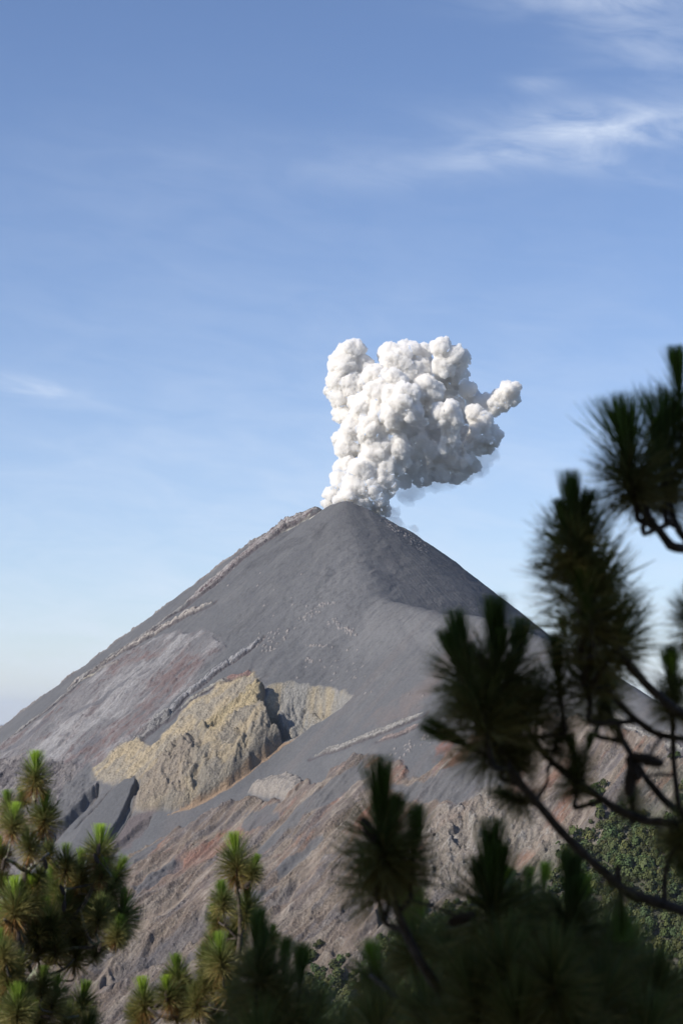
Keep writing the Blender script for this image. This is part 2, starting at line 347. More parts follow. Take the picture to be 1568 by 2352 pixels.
# dark gullied ground in the lower middle
for pts, w, dep in [([(560, 2080), (450, 2150), (380, 2200), (300, 2250), (230, 2290)], 22, 9), ([(700, 2040), (600, 2110), (500, 2170), (420, 2250), (330, 2320)], 12, 6),
                    ([(640, 2230), (560, 2280), (470, 2340)], 16, 7), ([(420, 1990), (330, 2060), (260, 2130)], 8, 4), ([(930, 2020), (905, 2080), (880, 2150)], 14, 7),
                    ([(1060, 1890), (1065, 1930), (1070, 1960)], 9, 9), ([(860, 2040), (800, 2100), (760, 2160)], 10, 5), ([(1500, 1800), (1430, 1850), (1390, 1900)], 12, 8)]:
    b = Band(pts, w, 1.6); z = b.full(b.m); H -= z * dep; tint(z * .6, (.115, .11, .115), .8)
# light crags on the right
crag = Area([(1000, 1880), (1060, 1850), (1100, 1820), (1150, 1830), (1230, 1850), (1300, 1920), (1420, 1990), (1350, 2010), (1250, 1990), (1180, 1960), (1110, 1970), (1060, 2040), (1000, 2080), (960, 2070), (975, 1980)], 16, 2)
cm = crag.full()
tint(cm * .75, (.28, .245, .205), 1); H += cm * (ridged(GX / 16, GY / 26, 4, 161) * 5 + rough * 3)
tint(cm * sstep(.1, .4, rough) * .6, (.37, .345, .31), 1)
# furrows with their shade painted in and ash wedges under the yellow mass
for pts, w, dep in [([(228, 1800), (200, 1840), (165, 1880), (120, 1925), (80, 1965)], 13, 16), ([(312, 1795), (314, 1825), (305, 1850), (285, 1885), (270, 1905), (240, 1950)], 8, 12),
                    ([(345, 1885), (310, 1915), (280, 1940), (240, 1975)], 8, 8), ([(258, 1810), (235, 1835), (205, 1870), (170, 1910)], 2.2, 3)]:
    b = Band(pts, w, .6); H -= b.full(b.m * dep); tint(b.full(b.m) * .5, (.12, .115, .12), .7)
w1 = Area([(310, 1790), (312, 1835), (298, 1870), (262, 1920), (215, 1985), (150, 2010), (130, 1990), (190, 1900), (250, 1825), (280, 1800)], 3, .4); tint(w1.full() * .95, tuple(ASH * .92), 0)
H += w1.full() * 4
w2 = Area([(205, 1756), (225, 1790), (195, 1850), (140, 1890), (120, 1880), (150, 1810)], 3, .4); tint(w2.full() * .8, tuple(ASH), .1)
# scattered boulders and outcrops on the ash face
rs = np.random.RandomState(5)
spots = []
for (u0, v0, u1, v1, n, j) in [(728, 1392, 762, 1387, 14, 4), (765, 1428, 812, 1458, 40, 6), (705, 1483, 760, 1486, 22, 2), (704, 1512, 722, 1524, 8, 4), (808, 1555, 816, 1558, 4, 3), (655, 1450, 600, 1500, 40, 14),
                               (690, 1425, 730, 1400, 16, 8), (880, 1195, 985, 1270, 90, 6), (985, 1690, 900, 1740, 30, 12), (1060, 1640, 1010, 1650, 14, 6), (500, 1300, 700, 1420, 16, 30), (700, 1500, 960, 1600, 26, 40)]:
    for i in range(n):
        f = rs.rand(); spots.append((u0 + (u1 - u0) * f + rs.randn() * j, v0 + (v1 - v0) * f + rs.randn() * j * .6))
for (X, Y) in hits(spots):
    r = rs.uniform(.9, 2.0); j0, j1 = np.searchsorted(xs, [X - 4, X + 4]); i0, i1 = np.searchsorted(ys, [Y - 4, Y + 4])
    if j1 - j0 < 2 or i1 - i0 < 2: continue
    s_ = (slice(i0, i1), slice(j0, j1)); d = np.hypot(GX[s_] - X, (GY[s_] - Y) * .8); m = sstep(r, r * .4, d)
    H[s_] += m * r * .45
    COL[s_] = COL[s_] * (1 - m[..., None] * .8) + C(.38, .34, .315) * m[..., None] * .8; ROCK[s_] = np.maximum(ROCK[s_], m)
# green scrub creeping up on the lower right
VV = 1640 - H / GY * FPX; UU = 784 + GX / GY * FPX
veg_line = 2280 - .62 * (UU - 760) + fbm(GX / 70, GY / 90, 4, 171) * 90
veg = sstep(-50, 70, VV - veg_line)
tint(veg * .8 * sstep(-.5, .1, rough + .6 * fbm(GX / 30, GY / 30, 3, 173)), (.050, .060, .032), .6)
tint(sstep(-150, 40, VV - veg_line) * .35, (.14, .14, .10))
# crater bowl behind the front rim
H -= 40 * sstep(45, 10, np.hypot(GX - 20, GY - 3062))
# general variation
COL *= (1 + .12 * rough * (.3 + ROCK) + .06 * fbm(GX / 4, GY / 5, 2, 181))[..., None]
COL = np.clip(COL, .01, .9)
H += ROCK * (fbm(AC / 4, AL / 7, 3, 191, .8) * 1.2 + ridged(AC / 8, AL / 14, 3, 193, .7) * 1.0)

def mesh_from(name, verts, faces_idx, nper, mat=None, smooth=True, parent=None, link=True):
    me = bpy.data.meshes.new(name)
    nv = len(verts); nf = len(faces_idx) // nper
    me.vertices.add(nv); me.vertices.foreach_set('co', np.asarray(verts, dtype=np.float32).ravel())
    me.loops.add(nf * nper); me.loops.foreach_set('vertex_index', np.asarray(faces_idx, dtype=np.int32).ravel())
    me.polygons.add(nf); me.polygons.foreach_set('loop_start', np.arange(0, nf * nper, nper, dtype=np.int32))
    me.polygons.foreach_set('use_smooth', np.full(nf, smooth, dtype=bool))
    me.update(calc_edges=True)
    o = bpy.data.objects.new(name, me)
    if link: col.objects.link(o)
    if mat: me.materials.append(mat)
    if parent: o.parent = parent
    return o
def grid_faces(nx, ny):
    i = np.arange((ny - 1) * (nx - 1)); r = i // (nx - 1); c = i % (nx - 1); a = r * nx + c
    return np.stack([a, a + 1, a + nx + 1, a + nx], 1).ravel()
def set_color(me, name, rgb):
    at_ = me.color_attributes.new(name, 'FLOAT_COLOR', 'POINT')
    c = np.ones((len(rgb), 4), dtype=np.float32); c[:, :3] = rgb; at_.data.foreach_set('color', c.ravel())

# ------------------------------------------------------------------ materials
def new_mat(name):
    m = bpy.data.materials.new(name); m.use_nodes = True
    nt = m.node_tree; nt.nodes.clear(); out = nt.nodes.new('ShaderNodeOutputMaterial')
    return m, nt, out
def N(nt, t, **kw):
    n = nt.nodes.new(t)
    for k, v in kw.items():
        if k in n.inputs.keys() if hasattr(n.inputs, 'keys') else False: n.inputs[k].default_value = v
        else: setattr(n, k, v)
    return n
def terrain_mat():
    m, nt, out = new_mat('mountain_ground'); L = nt.links.new
    p = N(nt, 'ShaderNodeBsdfPrincipled', Roughness=.95); p.inputs['Specular IOR Level'].default_value = .15
    a = N(nt, 'ShaderNodeAttribute', attribute_name='albedo'); rk = N(nt, 'ShaderNodeAttribute', attribute_name='rock')
    tc = N(nt, 'ShaderNodeTexCoord')
    n1 = N(nt, 'ShaderNodeTexNoise', Scale=.35, Detail=6, Roughness=.7); L(tc.outputs['Object'], n1.inputs['Vector'])
    n2 = N(nt, 'ShaderNodeTexVoronoi', Scale=.28); L(tc.outputs['Object'], n2.inputs['Vector'])
    mr = N(nt, 'ShaderNodeMapRange'); mr.inputs['From Min'].default_value = .3; mr.inputs['From Max'].default_value = .7
    mr.inputs['To Min'].default_value = .86; mr.inputs['To Max'].default_value = 1.14; L(n1.outputs['Fac'], mr.inputs['Value'])
    lo_ = N(nt, 'ShaderNodeMath', operation='MULTIPLY_ADD'); L(rk.outputs['Fac'], lo_.inputs[0]); lo_.inputs[1].default_value = -.18; lo_.inputs[2].default_value = .86; L(lo_.outputs[0], mr.inputs['To Min'])
    hi_ = N(nt, 'ShaderNodeMath', operation='MULTIPLY_ADD'); L(rk.outputs['Fac'], hi_.inputs[0]); hi_.inputs[1].default_value = .18; hi_.inputs[2].default_value = 1.14; L(hi_.outputs[0], mr.inputs['To Max'])
    mx = N(nt, 'ShaderNodeVectorMath', operation='MULTIPLY'); L(a.outputs['Color'], mx.inputs[0]); L(mr.outputs[0], mx.inputs[1])
    L(mx.outputs[0], p.inputs['Base Color'])
    ad = N(nt, 'ShaderNodeMath', operation='MULTIPLY'); L(n2.outputs['Distance'], ad.inputs[0]); L(rk.outputs['Fac'], ad.inputs[1])
    a2 = N(nt, 'ShaderNodeMath', operation='MULTIPLY_ADD'); L(n1.outputs['Fac'], a2.inputs[0]); a2.inputs[1].default_value = 2.2; L(ad.outputs[0], a2.inputs[2])
    bs = N(nt, 'ShaderNodeMapRange'); bs.inputs['To Min'].default_value = .35; bs.inputs['To Max'].default_value = 1.0; L(rk.outputs['Fac'], bs.inputs['Value'])
    bp = N(nt, 'ShaderNodeBump', Distance=1.8); L(bs.outputs[0], bp.inputs['Strength']); L(a2.outputs[0], bp.inputs['Height'])
    L(bp.outputs[0], p.inputs['Normal']); L(p.outputs[0], out.inputs['Surface'])
    return m
M_TERR = terrain_mat()
vol = mesh_from('volcano', np.stack([GX, GY, H], -1).reshape(-1, 3), grid_faces(NX, NY), 4, M_TERR)
set_color(vol.data, 'albedo', COL.reshape(-1, 3))
ra = vol.data.attributes.new('rock', 'FLOAT', 'POINT'); ra.data.foreach_set('value', ROCK.astype(np.float32).ravel())
vol['kind'] = 'structure'; vol['label'] = 'grey ash covered volcano cone with yellow cliffs and brown rubble slopes'

# rest of the land: one sheet from under the camera to the horizon
def ground_sheet():
    nr, na = 260, 361
    r = np.concatenate([np.linspace(0.5, 60, 60), np.geomspace(62, 120000, nr - 60)]); an = np.linspace(0, 2 * math.pi, na)
    A, Rr = np.meshgrid(an, r); X = Rr * np.sin(A); Y = Rr * np.cos(A)
    near = -1.75 - .55 * np.maximum(Y, 0) - .25 * np.minimum(Y, 0) * 0 + .55 * np.clip(-Y, 0, 400) + .10 * X * np.exp(-Rr / 80) + fbm(X / 14, Y / 14, 3, 201) * .5 * sstep(2, 12, Rr)
    far = -650 - 850 * sstep(4200, 9000, Rr) + fbm(X / 400, Y / 400, 3, 203) * 30
    z = np.maximum(near, -640); z = np.where(z <= -640, far, z)
    bb = base(X, Y); inx = sstep(-800, -700, X) * sstep(880, 780, X) * sstep(1480, 1580, Y) * sstep(3230, 3100, Y)
    use = bb - 3 - 45 * inx
    z = np.where(Rr > 900, np.maximum(z, use), z)
    o = mesh_from('ground', np.stack([X, Y, z], -1).reshape(-1, 3), grid_faces(na, nr), 4)
    m, nt, out = new_mat('forest_floor'); L = nt.links.new
    p = N(nt, 'ShaderNodeBsdfPrincipled', Roughness=.95)
    tc = N(nt, 'ShaderNodeTexCoord'); n1 = N(nt, 'ShaderNodeTexNoise', Scale=.02, Detail=8, Roughness=.65); L(tc.outputs['Object'], n1.inputs['Vector'])
    cr = N(nt, 'ShaderNodeValToRGB'); cr.color_ramp.elements[0].color = (.03, .04, .02, 1); cr.color_ramp.elements[1].color = (.09, .085, .05, 1)
    cr.color_ramp.elements[0].position = .35; cr.color_ramp.elements[1].position = .65
    L(n1.outputs['Fac'], cr.inputs['Fac']); L(cr.outputs[0], p.inputs['Base Color'])
    bp = N(nt, 'ShaderNodeBump', Strength=.6); L(n1.outputs['Fac'], bp.inputs['Height']); L(bp.outputs[0], p.inputs['Normal'])
    L(p.outputs[0], out.inputs['Surface']); o.data.materials.append(m); o['kind'] = 'structure'
    return o
ground_sheet()

# ------------------------------------------------------------------ eruption plume
def plume():
    rs = np.random.RandomState(11)
    def z1(x, y, r, dep=0): return (690 + x * .36, 721 + y * .36, r * .36, dep)
    L = [(330,245,85,-10),(270,330,95,-10),(380,330,80,-5),(250,430,85,-10),(340,460,100,-15),(270,540,80,-10),(250,620,55,0),(200,490,35,0),(290,640,70,-10),
         (640,570,118,-75),(700,640,60,-85),(600,650,95,-75),(500,520,100,-45),(430,600,120,-35),(500,640,110,-50),(620,320,120,-15),(560,250,70,-10),(700,245,80,-5),(780,240,55,0),
         (480,410,90,-25),(600,430,90,-45),(730,380,110,-10),(900,230,78,-25),(970,270,75,-25),(1020,300,60,-20),(920,340,80,-25),(790,460,85,-30),(850,500,60,-30),(980,430,85,20),(1060,480,55,5),
         (930,640,85,-75),(970,690,65,-75),(890,610,50,-75),(960,740,55,-70),(950,800,60,-60),(930,855,45,-55),(1120,650,65,-35),(1150,710,75,-35),(1190,770,85,-25),(1130,800,80,-20),(1080,860,60,-20),(1060,930,50,-30),(990,930,60,-20),
         (1100,570,60,25),(1110,540,60,20),(1170,560,62,12),(1230,555,62,0),(1290,520,62,-8),(1325,490,58,-15),(1345,540,48,-10),(1240,600,45,0),(1290,570,50,-5),
         (690,960,85,-5),(740,1020,70,5),(670,1040,60,0),(800,1010,80,10),(900,1000,80,5),(1000,1000,70,0),(1080,960,50,0),(700,1000,60,20),(1060,800,90,30),(960,560,90,20),(1010,380,70,20),(1090,700,90,40),(1180,830,70,0),(640,420,110,10),(750,330,90,20),(860,400,90,10),(740,520,110,10),(820,620,130,55),(850,760,140,45),(780,880,130,50),(930,880,110,45),(1020,700,120,55),(900,540,110,50),(700,500,120,50),(700,760,120,20),(760,820,55,-20),(860,870,60,-20),(820,940,70,0),
         (600,740,100,-45),(470,760,115,-50),(340,760,100,-35),(300,860,85,-35),(240,800,38,-10),(480,880,120,-50),(620,860,85,-55),(560,960,95,-50),(650,930,55,-50),(290,960,75,-40),(400,1000,100,-55),(520,1050,85,-50),(260,1060,65,-40),
         (340,1110,85,-60),(450,1120,80,-55),(560,1080,55,-45),(220,1150,55,-40),(290,1190,75,-50),(400,1210,75,-55),(490,1180,70,-50),(545,1130,45,-40),(190,1210,40,-35),(500,1240,55,-35),(520,1270,35,-20),(450,1260,50,-30),(350,1260,70,-30)]
    Sx = []
    YC = 3095.
    def add(c, r, lvl, par=None):
        Sx.append((c[0], c[1], c[2], r))
        if lvl == 0: return
        n = (18, 8)[2 - lvl]
        for i in range(n):
            d = rs.randn(3); d /= np.linalg.norm(d)
            if d[1] > .5: continue
            rr = r * rs.uniform(.22, .50)
            add(np.array(c) + d * (r * rs.uniform(.60, .86)), rr, lvl - 1)
    for (x, y, r, dep) in L:
        u, v, rp, _ = z1(x, y, r); Y = YC + dep; p = np.array(at(u, v, Y)); rw = rp / FPX * Y * .90
        lo = 1155 if True else 0
        add(p, rw, 2)
    Sx = np.array(Sx)
    vs = 1.0
    lo = Sx[:, :3].min(0) - 30; hi = Sx[:, :3].max(0) + 30
    n = np.ceil((hi - lo) / vs).astype(int)
    F = np.full(n, 4.0, dtype=np.float32)
    ax = [lo[k] + np.arange(n[k]) * vs for k in range(3)]
    for (x, y, z, r) in Sx:
        rr = r + 4
        i0 = np.maximum(((np.array([x, y, z]) - rr - lo) / vs).astype(int), 0); i1 = np.minimum(((np.array([x, y, z]) + rr - lo) / vs).astype(int) + 2, n)
        s = tuple(slice(a, b) for a, b in zip(i0, i1))
        d = np.sqrt((ax[0][s[0]] - x)[:, None, None] ** 2 + (ax[1][s[1]] - y)[None, :, None] ** 2 + (ax[2][s[2]] - z)[None, None, :] ** 2) - r
        h = np.clip(.5 + .5 * (F[s] - d) / 3.0, 0, 1); F[s] = F[s] + (d - F[s]) * h - 3.0 * h * (1 - h)
    import openvdb as vdb
    g = vdb.FloatGrid(4.0); g.copyFromArray(F)
    pts, quads = g.convertToQuads()[:2] if len(g.convertToQuads()) == 2 else (g.convertToQuads()[0], g.convertToQuads()[-1])
    pts = np.array(pts) * vs + lo
    quads = np.array(quads)[:, :]
    o = mesh_from('ash_cloud', pts, quads.ravel(), 4)
    # billows at three sizes pushed out along the normals
    me = o.data; nv = len(me.vertices); P = pts.astype(np.float64)
    for sc, am, sd in ((28, 10.0, 2), (13, 6.0, 3), (6.0, 3.6, 7), (3.0, 2.0, 13), (1.7, .7, 17)):
        nr = np.empty(nv * 3, dtype=np.float32); me.vertices.foreach_get('normal', nr); nr = nr.reshape(-1, 3)
        wv = np.stack([perlin(P[:, 0] / sc / 1.5, P[:, 2] / sc / 1.5, 1 + sd), perlin(P[:, 1] / sc / 1.5, P[:, 2] / sc / 1.5, 2 + sd), perlin(P[:, 0] / sc / 1.5, P[:, 1] / sc / 1.5, 3 + sd)], 1)
        wd = worley3(P / sc + wv * .5, sd)
        P = P + nr * (am * (.6 - wd))[:, None]
        me.vertices.foreach_set('co', P.astype(np.float32).ravel()); me.update()
    return o
def smoke_mat(kind, dens=.2, colr=(.994, .985, .969)):
    m, nt, out = new_mat('smoke_' + kind); L = nt.links.new
    if kind == 'volume':
        v = N(nt, 'ShaderNodeVolumePrincipled', Density=dens); v.inputs['Color'].default_value = (*colr, 1); v.inputs['Anisotropy'].default_value = .0
        L(v.outputs[0], out.inputs['Volume'])
    else:
        p = N(nt, 'ShaderNodeBsdfPrincipled', Roughness=1.0); p.inputs['Base Color'].default_value = (*colr, 1)
        p.inputs['Specular IOR Level'].default_value = 0
        p.inputs['Subsurface Weight'].default_value = 1; p.inputs['Subsurface Radius'].default_value = (1, 1, 1); p.inputs['Subsurface Scale'].default_value = 2.5
        L(p.outputs[0], out.inputs['Surface'])
    return m
pl = bpy.data.objects.new('eruption_plume', None); col.objects.link(pl)
pl.location = at(800, 1160, 3060); pl['kind'] = 'thing'
pl['label'] = 'white billowing ash and steam plume rising from the crater'; pl['category'] = 'ash plume'
cloud = plume();
def veil(name, L, dens, colr):
    """thin drifting ash: one soft lumpy hull of very low density"""
    rs_ = random.Random(4); sp = []
    for (x, y, r, dep) in L:
        p = Vector(at(690 + x * .36, 721 + y * .36, 3095 + dep)); rw = r * .36 / FPX * 3095
        for k in range(6): sp.append((p + Vector((rs_.uniform(-1, 1), rs_.uniform(-1, 1), rs_.uniform(-.6, .6))) * rw * .8, rw * rs_.uniform(.45, .85)))
    lo = np.array([min(p[k] - r for p, r in sp) - 8 for k in range(3)]); hi = np.array([max(p[k] + r for p, r in sp) + 8 for k in range(3)]); vs = 2.0
    n = np.ceil((hi - lo) / vs).astype(int); g_ = np.stack(np.meshgrid(*[lo[k] + np.arange(n[k]) * vs for k in range(3)], indexing='ij'), -1); F = np.full(n, 6.0)
    for p, r in sp:
        d = np.sqrt(((g_ - np.array(p)) ** 2).sum(-1)) - r; h = np.clip(.5 + .5 * (F - d) / 8, 0, 1); F = F + (d - F) * h - 8 * h * (1 - h)
    F = F + 3 + fbm(g_[..., 0] / 22 + g_[..., 2] / 30, g_[..., 2] / 12 + g_[..., 1] / 25, 4, 5) * 9
    import openvdb as vdb
    g = vdb.FloatGrid(6.0); g.copyFromArray(F.astype(np.float32)); q = g.convertToQuads(); pts = np.array(q[0]) * vs + lo
    o = mesh_from(name, pts, np.array(q[-1]).ravel(), 4); o.data.materials.append(smoke_mat('volume', dens, colr)); o.parent = pl; o.matrix_parent_inverse = Matrix.Translation(pl.location).inverted(); return o
veil('ash_wisp', [(1080, 1010, 80, 10), (1000, 1040, 90, 10), (900, 1040, 100, 0), (800, 1090, 90, 0), (710, 1120, 90, 0), (1180, 900, 70, 10), (1130, 960, 80, 10), (640, 1170, 80, -10)], .016, (.93, .94, .97))
veil('rim_steam', [(640, 1320, 45, -35), (690, 1385, 40, -40), (735, 1440, 34, -42), (590, 1270, 50, -30)], .03, (.95, .95, .97))
cloud.data.materials.append(smoke_mat('volume', .42))
cloud.parent = pl; cloud.matrix_parent_inverse = Matrix.Translation(pl.location).inverted()

# ------------------------------------------------------------------ pines
def ground_z(x, y): return -1.75 - .55 * max(y, 0) + .55 * min(max(-y, 0), 400) + .10 * x * math.exp(-math.hypot(x, y) / 80)
def needle_mat():
    m, nt, out = new_mat('pine_needles'); L = nt.links.new
    a = N(nt, 'ShaderNodeAttribute', attribute_name='albedo')
    oi = nt.nodes.new('ShaderNodeObjectInfo'); hs = nt.nodes.new('ShaderNodeHueSaturation')
    mr = N(nt, 'ShaderNodeMapRange'); mr.inputs['To Min'].default_value = .75; mr.inputs['To Max'].default_value = 1.25; L(oi.outputs['Random'], mr.inputs['Value'])
    L(mr.outputs[0], hs.inputs['Value']); L(a.outputs['Color'], hs.inputs['Color'])
    p = N(nt, 'ShaderNodeBsdfPrincipled', Roughness=.5); p.inputs['Specular IOR Level'].default_value = .3
    t = nt.nodes.new('ShaderNodeBsdfTranslucent'); ms = nt.nodes.new('ShaderNodeMixShader'); ms.inputs[0].default_value = .34
    L(hs.outputs[0], p.inputs['Base Color']); L(hs.outputs[0], t.inputs['Color']); L(p.outputs[0], ms.inputs[1]); L(t.outputs[0], ms.inputs[2]); L(ms.outputs[0], out.inputs['Surface'])
    return m
def bark_mat(name, c0, c1, lichen):
    m, nt, out = new_mat(name); L = nt.links.new
    tc = N(nt, 'ShaderNodeTexCoord'); p = N(nt, 'ShaderNodeBsdfPrincipled', Roughness=.9)
    n1 = N(nt, 'ShaderNodeTexNoise', Scale=45.0, Detail=6, Roughness=.7); L(tc.outputs['Object'], n1.inputs['Vector'])
    n2 = N(nt, 'ShaderNodeTexNoise', Scale=9.0, Detail=5, Roughness=.6); L(tc.outputs['Object'], n2.inputs['Vector'])
    cr = N(nt, 'ShaderNodeValToRGB'); cr.color_ramp.elements[0].color = (*c0, 1); cr.color_ramp.elements[1].color = (*c1, 1); cr.color_ramp.elements[0].position = .35; cr.color_ramp.elements[1].position = .65
    L(n1.outputs['Fac'], cr.inputs['Fac'])
    mr = N(nt, 'ShaderNodeMapRange'); mr.inputs['From Min'].default_value = .50; mr.inputs['From Max'].default_value = .58; mr.inputs['To Max'].default_value = lichen; L(n2.outputs['Fac'], mr.inputs['Value'])
    mx = nt.nodes.new('ShaderNodeMix'); mx.data_type = 'RGBA'; L(mr.outputs[0], mx.inputs['Factor']); L(cr.outputs[0], mx.inputs['A']); mx.inputs['B'].default_value = (.27, .30, .20, 1)
    L(mx.outputs['Result'], p.inputs['Base Color']); bp = N(nt, 'ShaderNodeBump', Strength=.8, Distance=.006); L(n1.outputs['Fac'], bp.inputs['Height']); L(bp.outputs[0], p.inputs['Normal'])
    L(p.outputs[0], out.inputs['Surface']); return m
M_NEEDLE = needle_mat()
M_BARK = bark_mat('pine_bark', (.035, .027, .022), (.12, .095, .08), .0)
M_BARK_L = bark_mat('lichened_bark', (.05, .04, .032), (.17, .145, .115), .85)
M_CONE = bark_mat('pine_cone_scales', (.045, .035, .03), (.13, .10, .08), 0)

def tuft_mesh(seed, brush=True, brown=.5, n_skirt=880, n_brush=200, skirt=(36, 104), bw=13, blen=.95, young=.0, multi=1):
    r = np.random.RandomState(seed)
    n = n_skirt
    zo = r.uniform(-.42, .16, n); f = (zo + .42) / .58                 # 0 = low on the shoot, 1 = top
    th = np.radians(skirt[1] + (skirt[0] - skirt[1]) * f + r.randn(n) * 13); ph = r.uniform(0, 2 * math.pi, n)
    ln = r.uniform(.70, 1.02, n) * (.88 + .12 * f)
    droop = r.uniform(.0, .26, n) * (1.2 - f)
    cA = np.array([.105, .138, .042]); cB = np.array([.245, .205, .075]); cC = np.array([.30, .165, .055])
    k = np.clip((1 - f) * 1.1 + r.randn(n) * .22, 0, 1)[:, None]
    c = cA * (1 - k) + cB * k
    dead = (r.rand(n) < brown * np.clip((.30 - f) * 4, 0, 1)) | (r.rand(n) < .04 * brown * 2)
    c[dead] = cC * r.uniform(.5, 1.15, (dead.sum(), 1))
    th[dead] = np.radians(r.uniform(95, 158, dead.sum())); ln[dead] *= .75; droop[dead] += .12
    c *= r.uniform(.75, 1.3, (n, 1))
    bases = [np.stack([np.cos(ph) * .03, np.sin(ph) * .03, zo], 1)]
    dirs = [np.stack([np.sin(th) * np.cos(ph), np.sin(th) * np.sin(ph), np.cos(th)], 1)]; lens = [ln]; dr = [droop]; cs = [c]
    if brush:
        for b in range(multi):
            off = np.array([0, 0, .18]); ax = np.array([0, 0, 1.0]); sc = 1.0
            if b: a_ = r.uniform(0, 6.28); ax = np.array([math.cos(a_) * .33, math.sin(a_) * .33, 1]); sc = r.uniform(.5, .8); off = off + np.array([math.cos(a_), math.sin(a_), 0]) * .1
            ax /= np.linalg.norm(ax); nb = int(n_brush * sc)
            th = np.radians(np.minimum(np.abs(r.randn(nb)) * bw * .6, 48)); ph = r.uniform(0, 2 * math.pi, nb)
            d = np.stack([np.sin(th) * np.cos(ph), np.sin(th) * np.sin(ph), np.cos(th)], 1); d = d + (ax - np.array([0, 0, 1])); d /= np.linalg.norm(d, axis=1)[:, None]
            zz = r.uniform(-.05, .35, nb) * sc
            bases.append(off + np.stack([np.cos(ph) * .045, np.sin(ph) * .045, zz], 1)); dirs.append(d)
            lens.append((blen * sc - zz) / np.cos(np.minimum(th, .5)) * r.uniform(.93, 1.0, nb)); dr.append(np.full(nb, -.02))
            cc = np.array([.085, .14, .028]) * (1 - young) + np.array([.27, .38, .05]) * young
            cs.append(cc * r.uniform(.75, 1.3, (nb, 1)))
    B = np.concatenate(bases); D = np.concatenate(dirs); Ln = np.concatenate(lens); Dr = np.concatenate(dr); Cc = np.concatenate(cs)
    n = len(B); side = np.cross(D, r.randn(n, 3)); side /= np.linalg.norm(side, axis=1)[:, None] + 1e-9
    wd = .0085
    V_ = []; Cv = []
    for t, w_ in ((0, .8), (.35, 1), (.7, .85), (1, .15)):
        P = B + D * (Ln * t)[:, None]; P[:, 2] -= Dr * Ln * t * t
        V_.append(P - side * (wd * w_)); V_.append(P + side * (wd * w_))
        q = Cc * (1 + .30 * t); Cv += [q, q]
    V_ = np.stack(V_, 1).reshape(-1, 3); Cv = np.stack(Cv, 1).reshape(-1, 3)
    b0 = (np.arange(n) * 8)[:, None, None]; q = np.array([[0, 1, 3, 2], [2, 3, 5, 4], [4, 5, 7, 6]])[None]
    F = (b0 + q).reshape(-1)
    # woody shoot
    ns = 6; zz = [-.75, -.3, .1, .3]; rr = [.045, .05, .045, .012]
    sv = np.array([[math.cos(a) * rad, math.sin(a) * rad, z] for z, rad in zip(zz, rr) for a in np.arange(ns) * 2 * math.pi / ns])
    sf = np.array([[i * ns + j, i * ns + (j + 1) % ns, (i + 1) * ns + (j + 1) % ns, (i + 1) * ns + j] for i in range(3) for j in range(ns)]) + len(V_)
    V_ = np.concatenate([V_, sv]); F = np.concatenate([F, sf.ravel()]); Cv = np.concatenate([Cv, np.tile([[.10, .075, .055]], (len(sv), 1))])
    o = mesh_from('needle_tuft', V_, F, 4, M_NEEDLE, link=False); set_color(o.data, 'albedo', Cv); me = o.data
    bpy.data.objects.remove(o); return me
TUFTS = {
 'full': [tuft_mesh(1, brown=.8, young=1.1, bw=18, blen=.85), tuft_mesh(2, brown=.8, young=.9, bw=20), tuft_mesh(3, brown=.9, young=1.2, bw=18, blen=.8)],
 'green': [tuft_mesh(4, brown=.15, young=.35, bw=20), tuft_mesh(5, brown=.25, young=.5, bw=24, n_brush=130), tuft_mesh(6, brown=.1, young=.25, bw=22)],
 'round': [tuft_mesh(7, brush=False, brown=.3, skirt=(5, 115)), tuft_mesh(8, brush=False, brown=.1, skirt=(5, 105)), tuft_mesh(9, brush=False, brown=.5, skirt=(8, 118))],
 'brush': [tuft_mesh(10, brown=0, n_skirt=200, n_brush=220, bw=14, blen=1.1, young=.1, skirt=(35, 100)), tuft_mesh(11, brown=0, n_skirt=160, n_brush=240, bw=19, blen=1.1, young=.1, skirt=(30, 95))],
 'twin': [tuft_mesh(12, brown=.05, n_brush=230, bw=12, blen=1.25, young=.0, multi=2, n_skirt=700, skirt=(38, 118)), tuft_mesh(13, brown=.05, n_brush=220, bw=12, blen=1.2, multi=3, n_skirt=700, skirt=(38, 118))],
 'dark': [tuft_mesh(15, brush=False, brown=0, skirt=(5, 112), n_skirt=620), tuft_mesh(16, brush=False, brown=0, skirt=(8, 120), n_skirt=700), tuft_mesh(18, brush=False, brown=0, skirt=(15, 125), n_skirt=560)],
 'airy': [tuft_mesh(20, brush=False, brown=0, skirt=(22, 100), n_skirt=400), tuft_mesh(21, brush=False, brown=0, skirt=(15, 95), n_skirt=440), tuft_mesh(22, brush=False, brown=0, skirt=(28, 110), n_skirt=400)],
 'fan': [tuft_mesh(19, brown=0, n_skirt=300, n_brush=300, bw=30, blen=1.15, young=.1, skirt=(40, 105))],
 'lit_paint': [tuft_mesh(14, brown=0, n_skirt=60, n_brush=220, bw=15, blen=1.1, young=1.4)],  # young-growth colour pushed brighter to paint sunlight onto these brushes
}
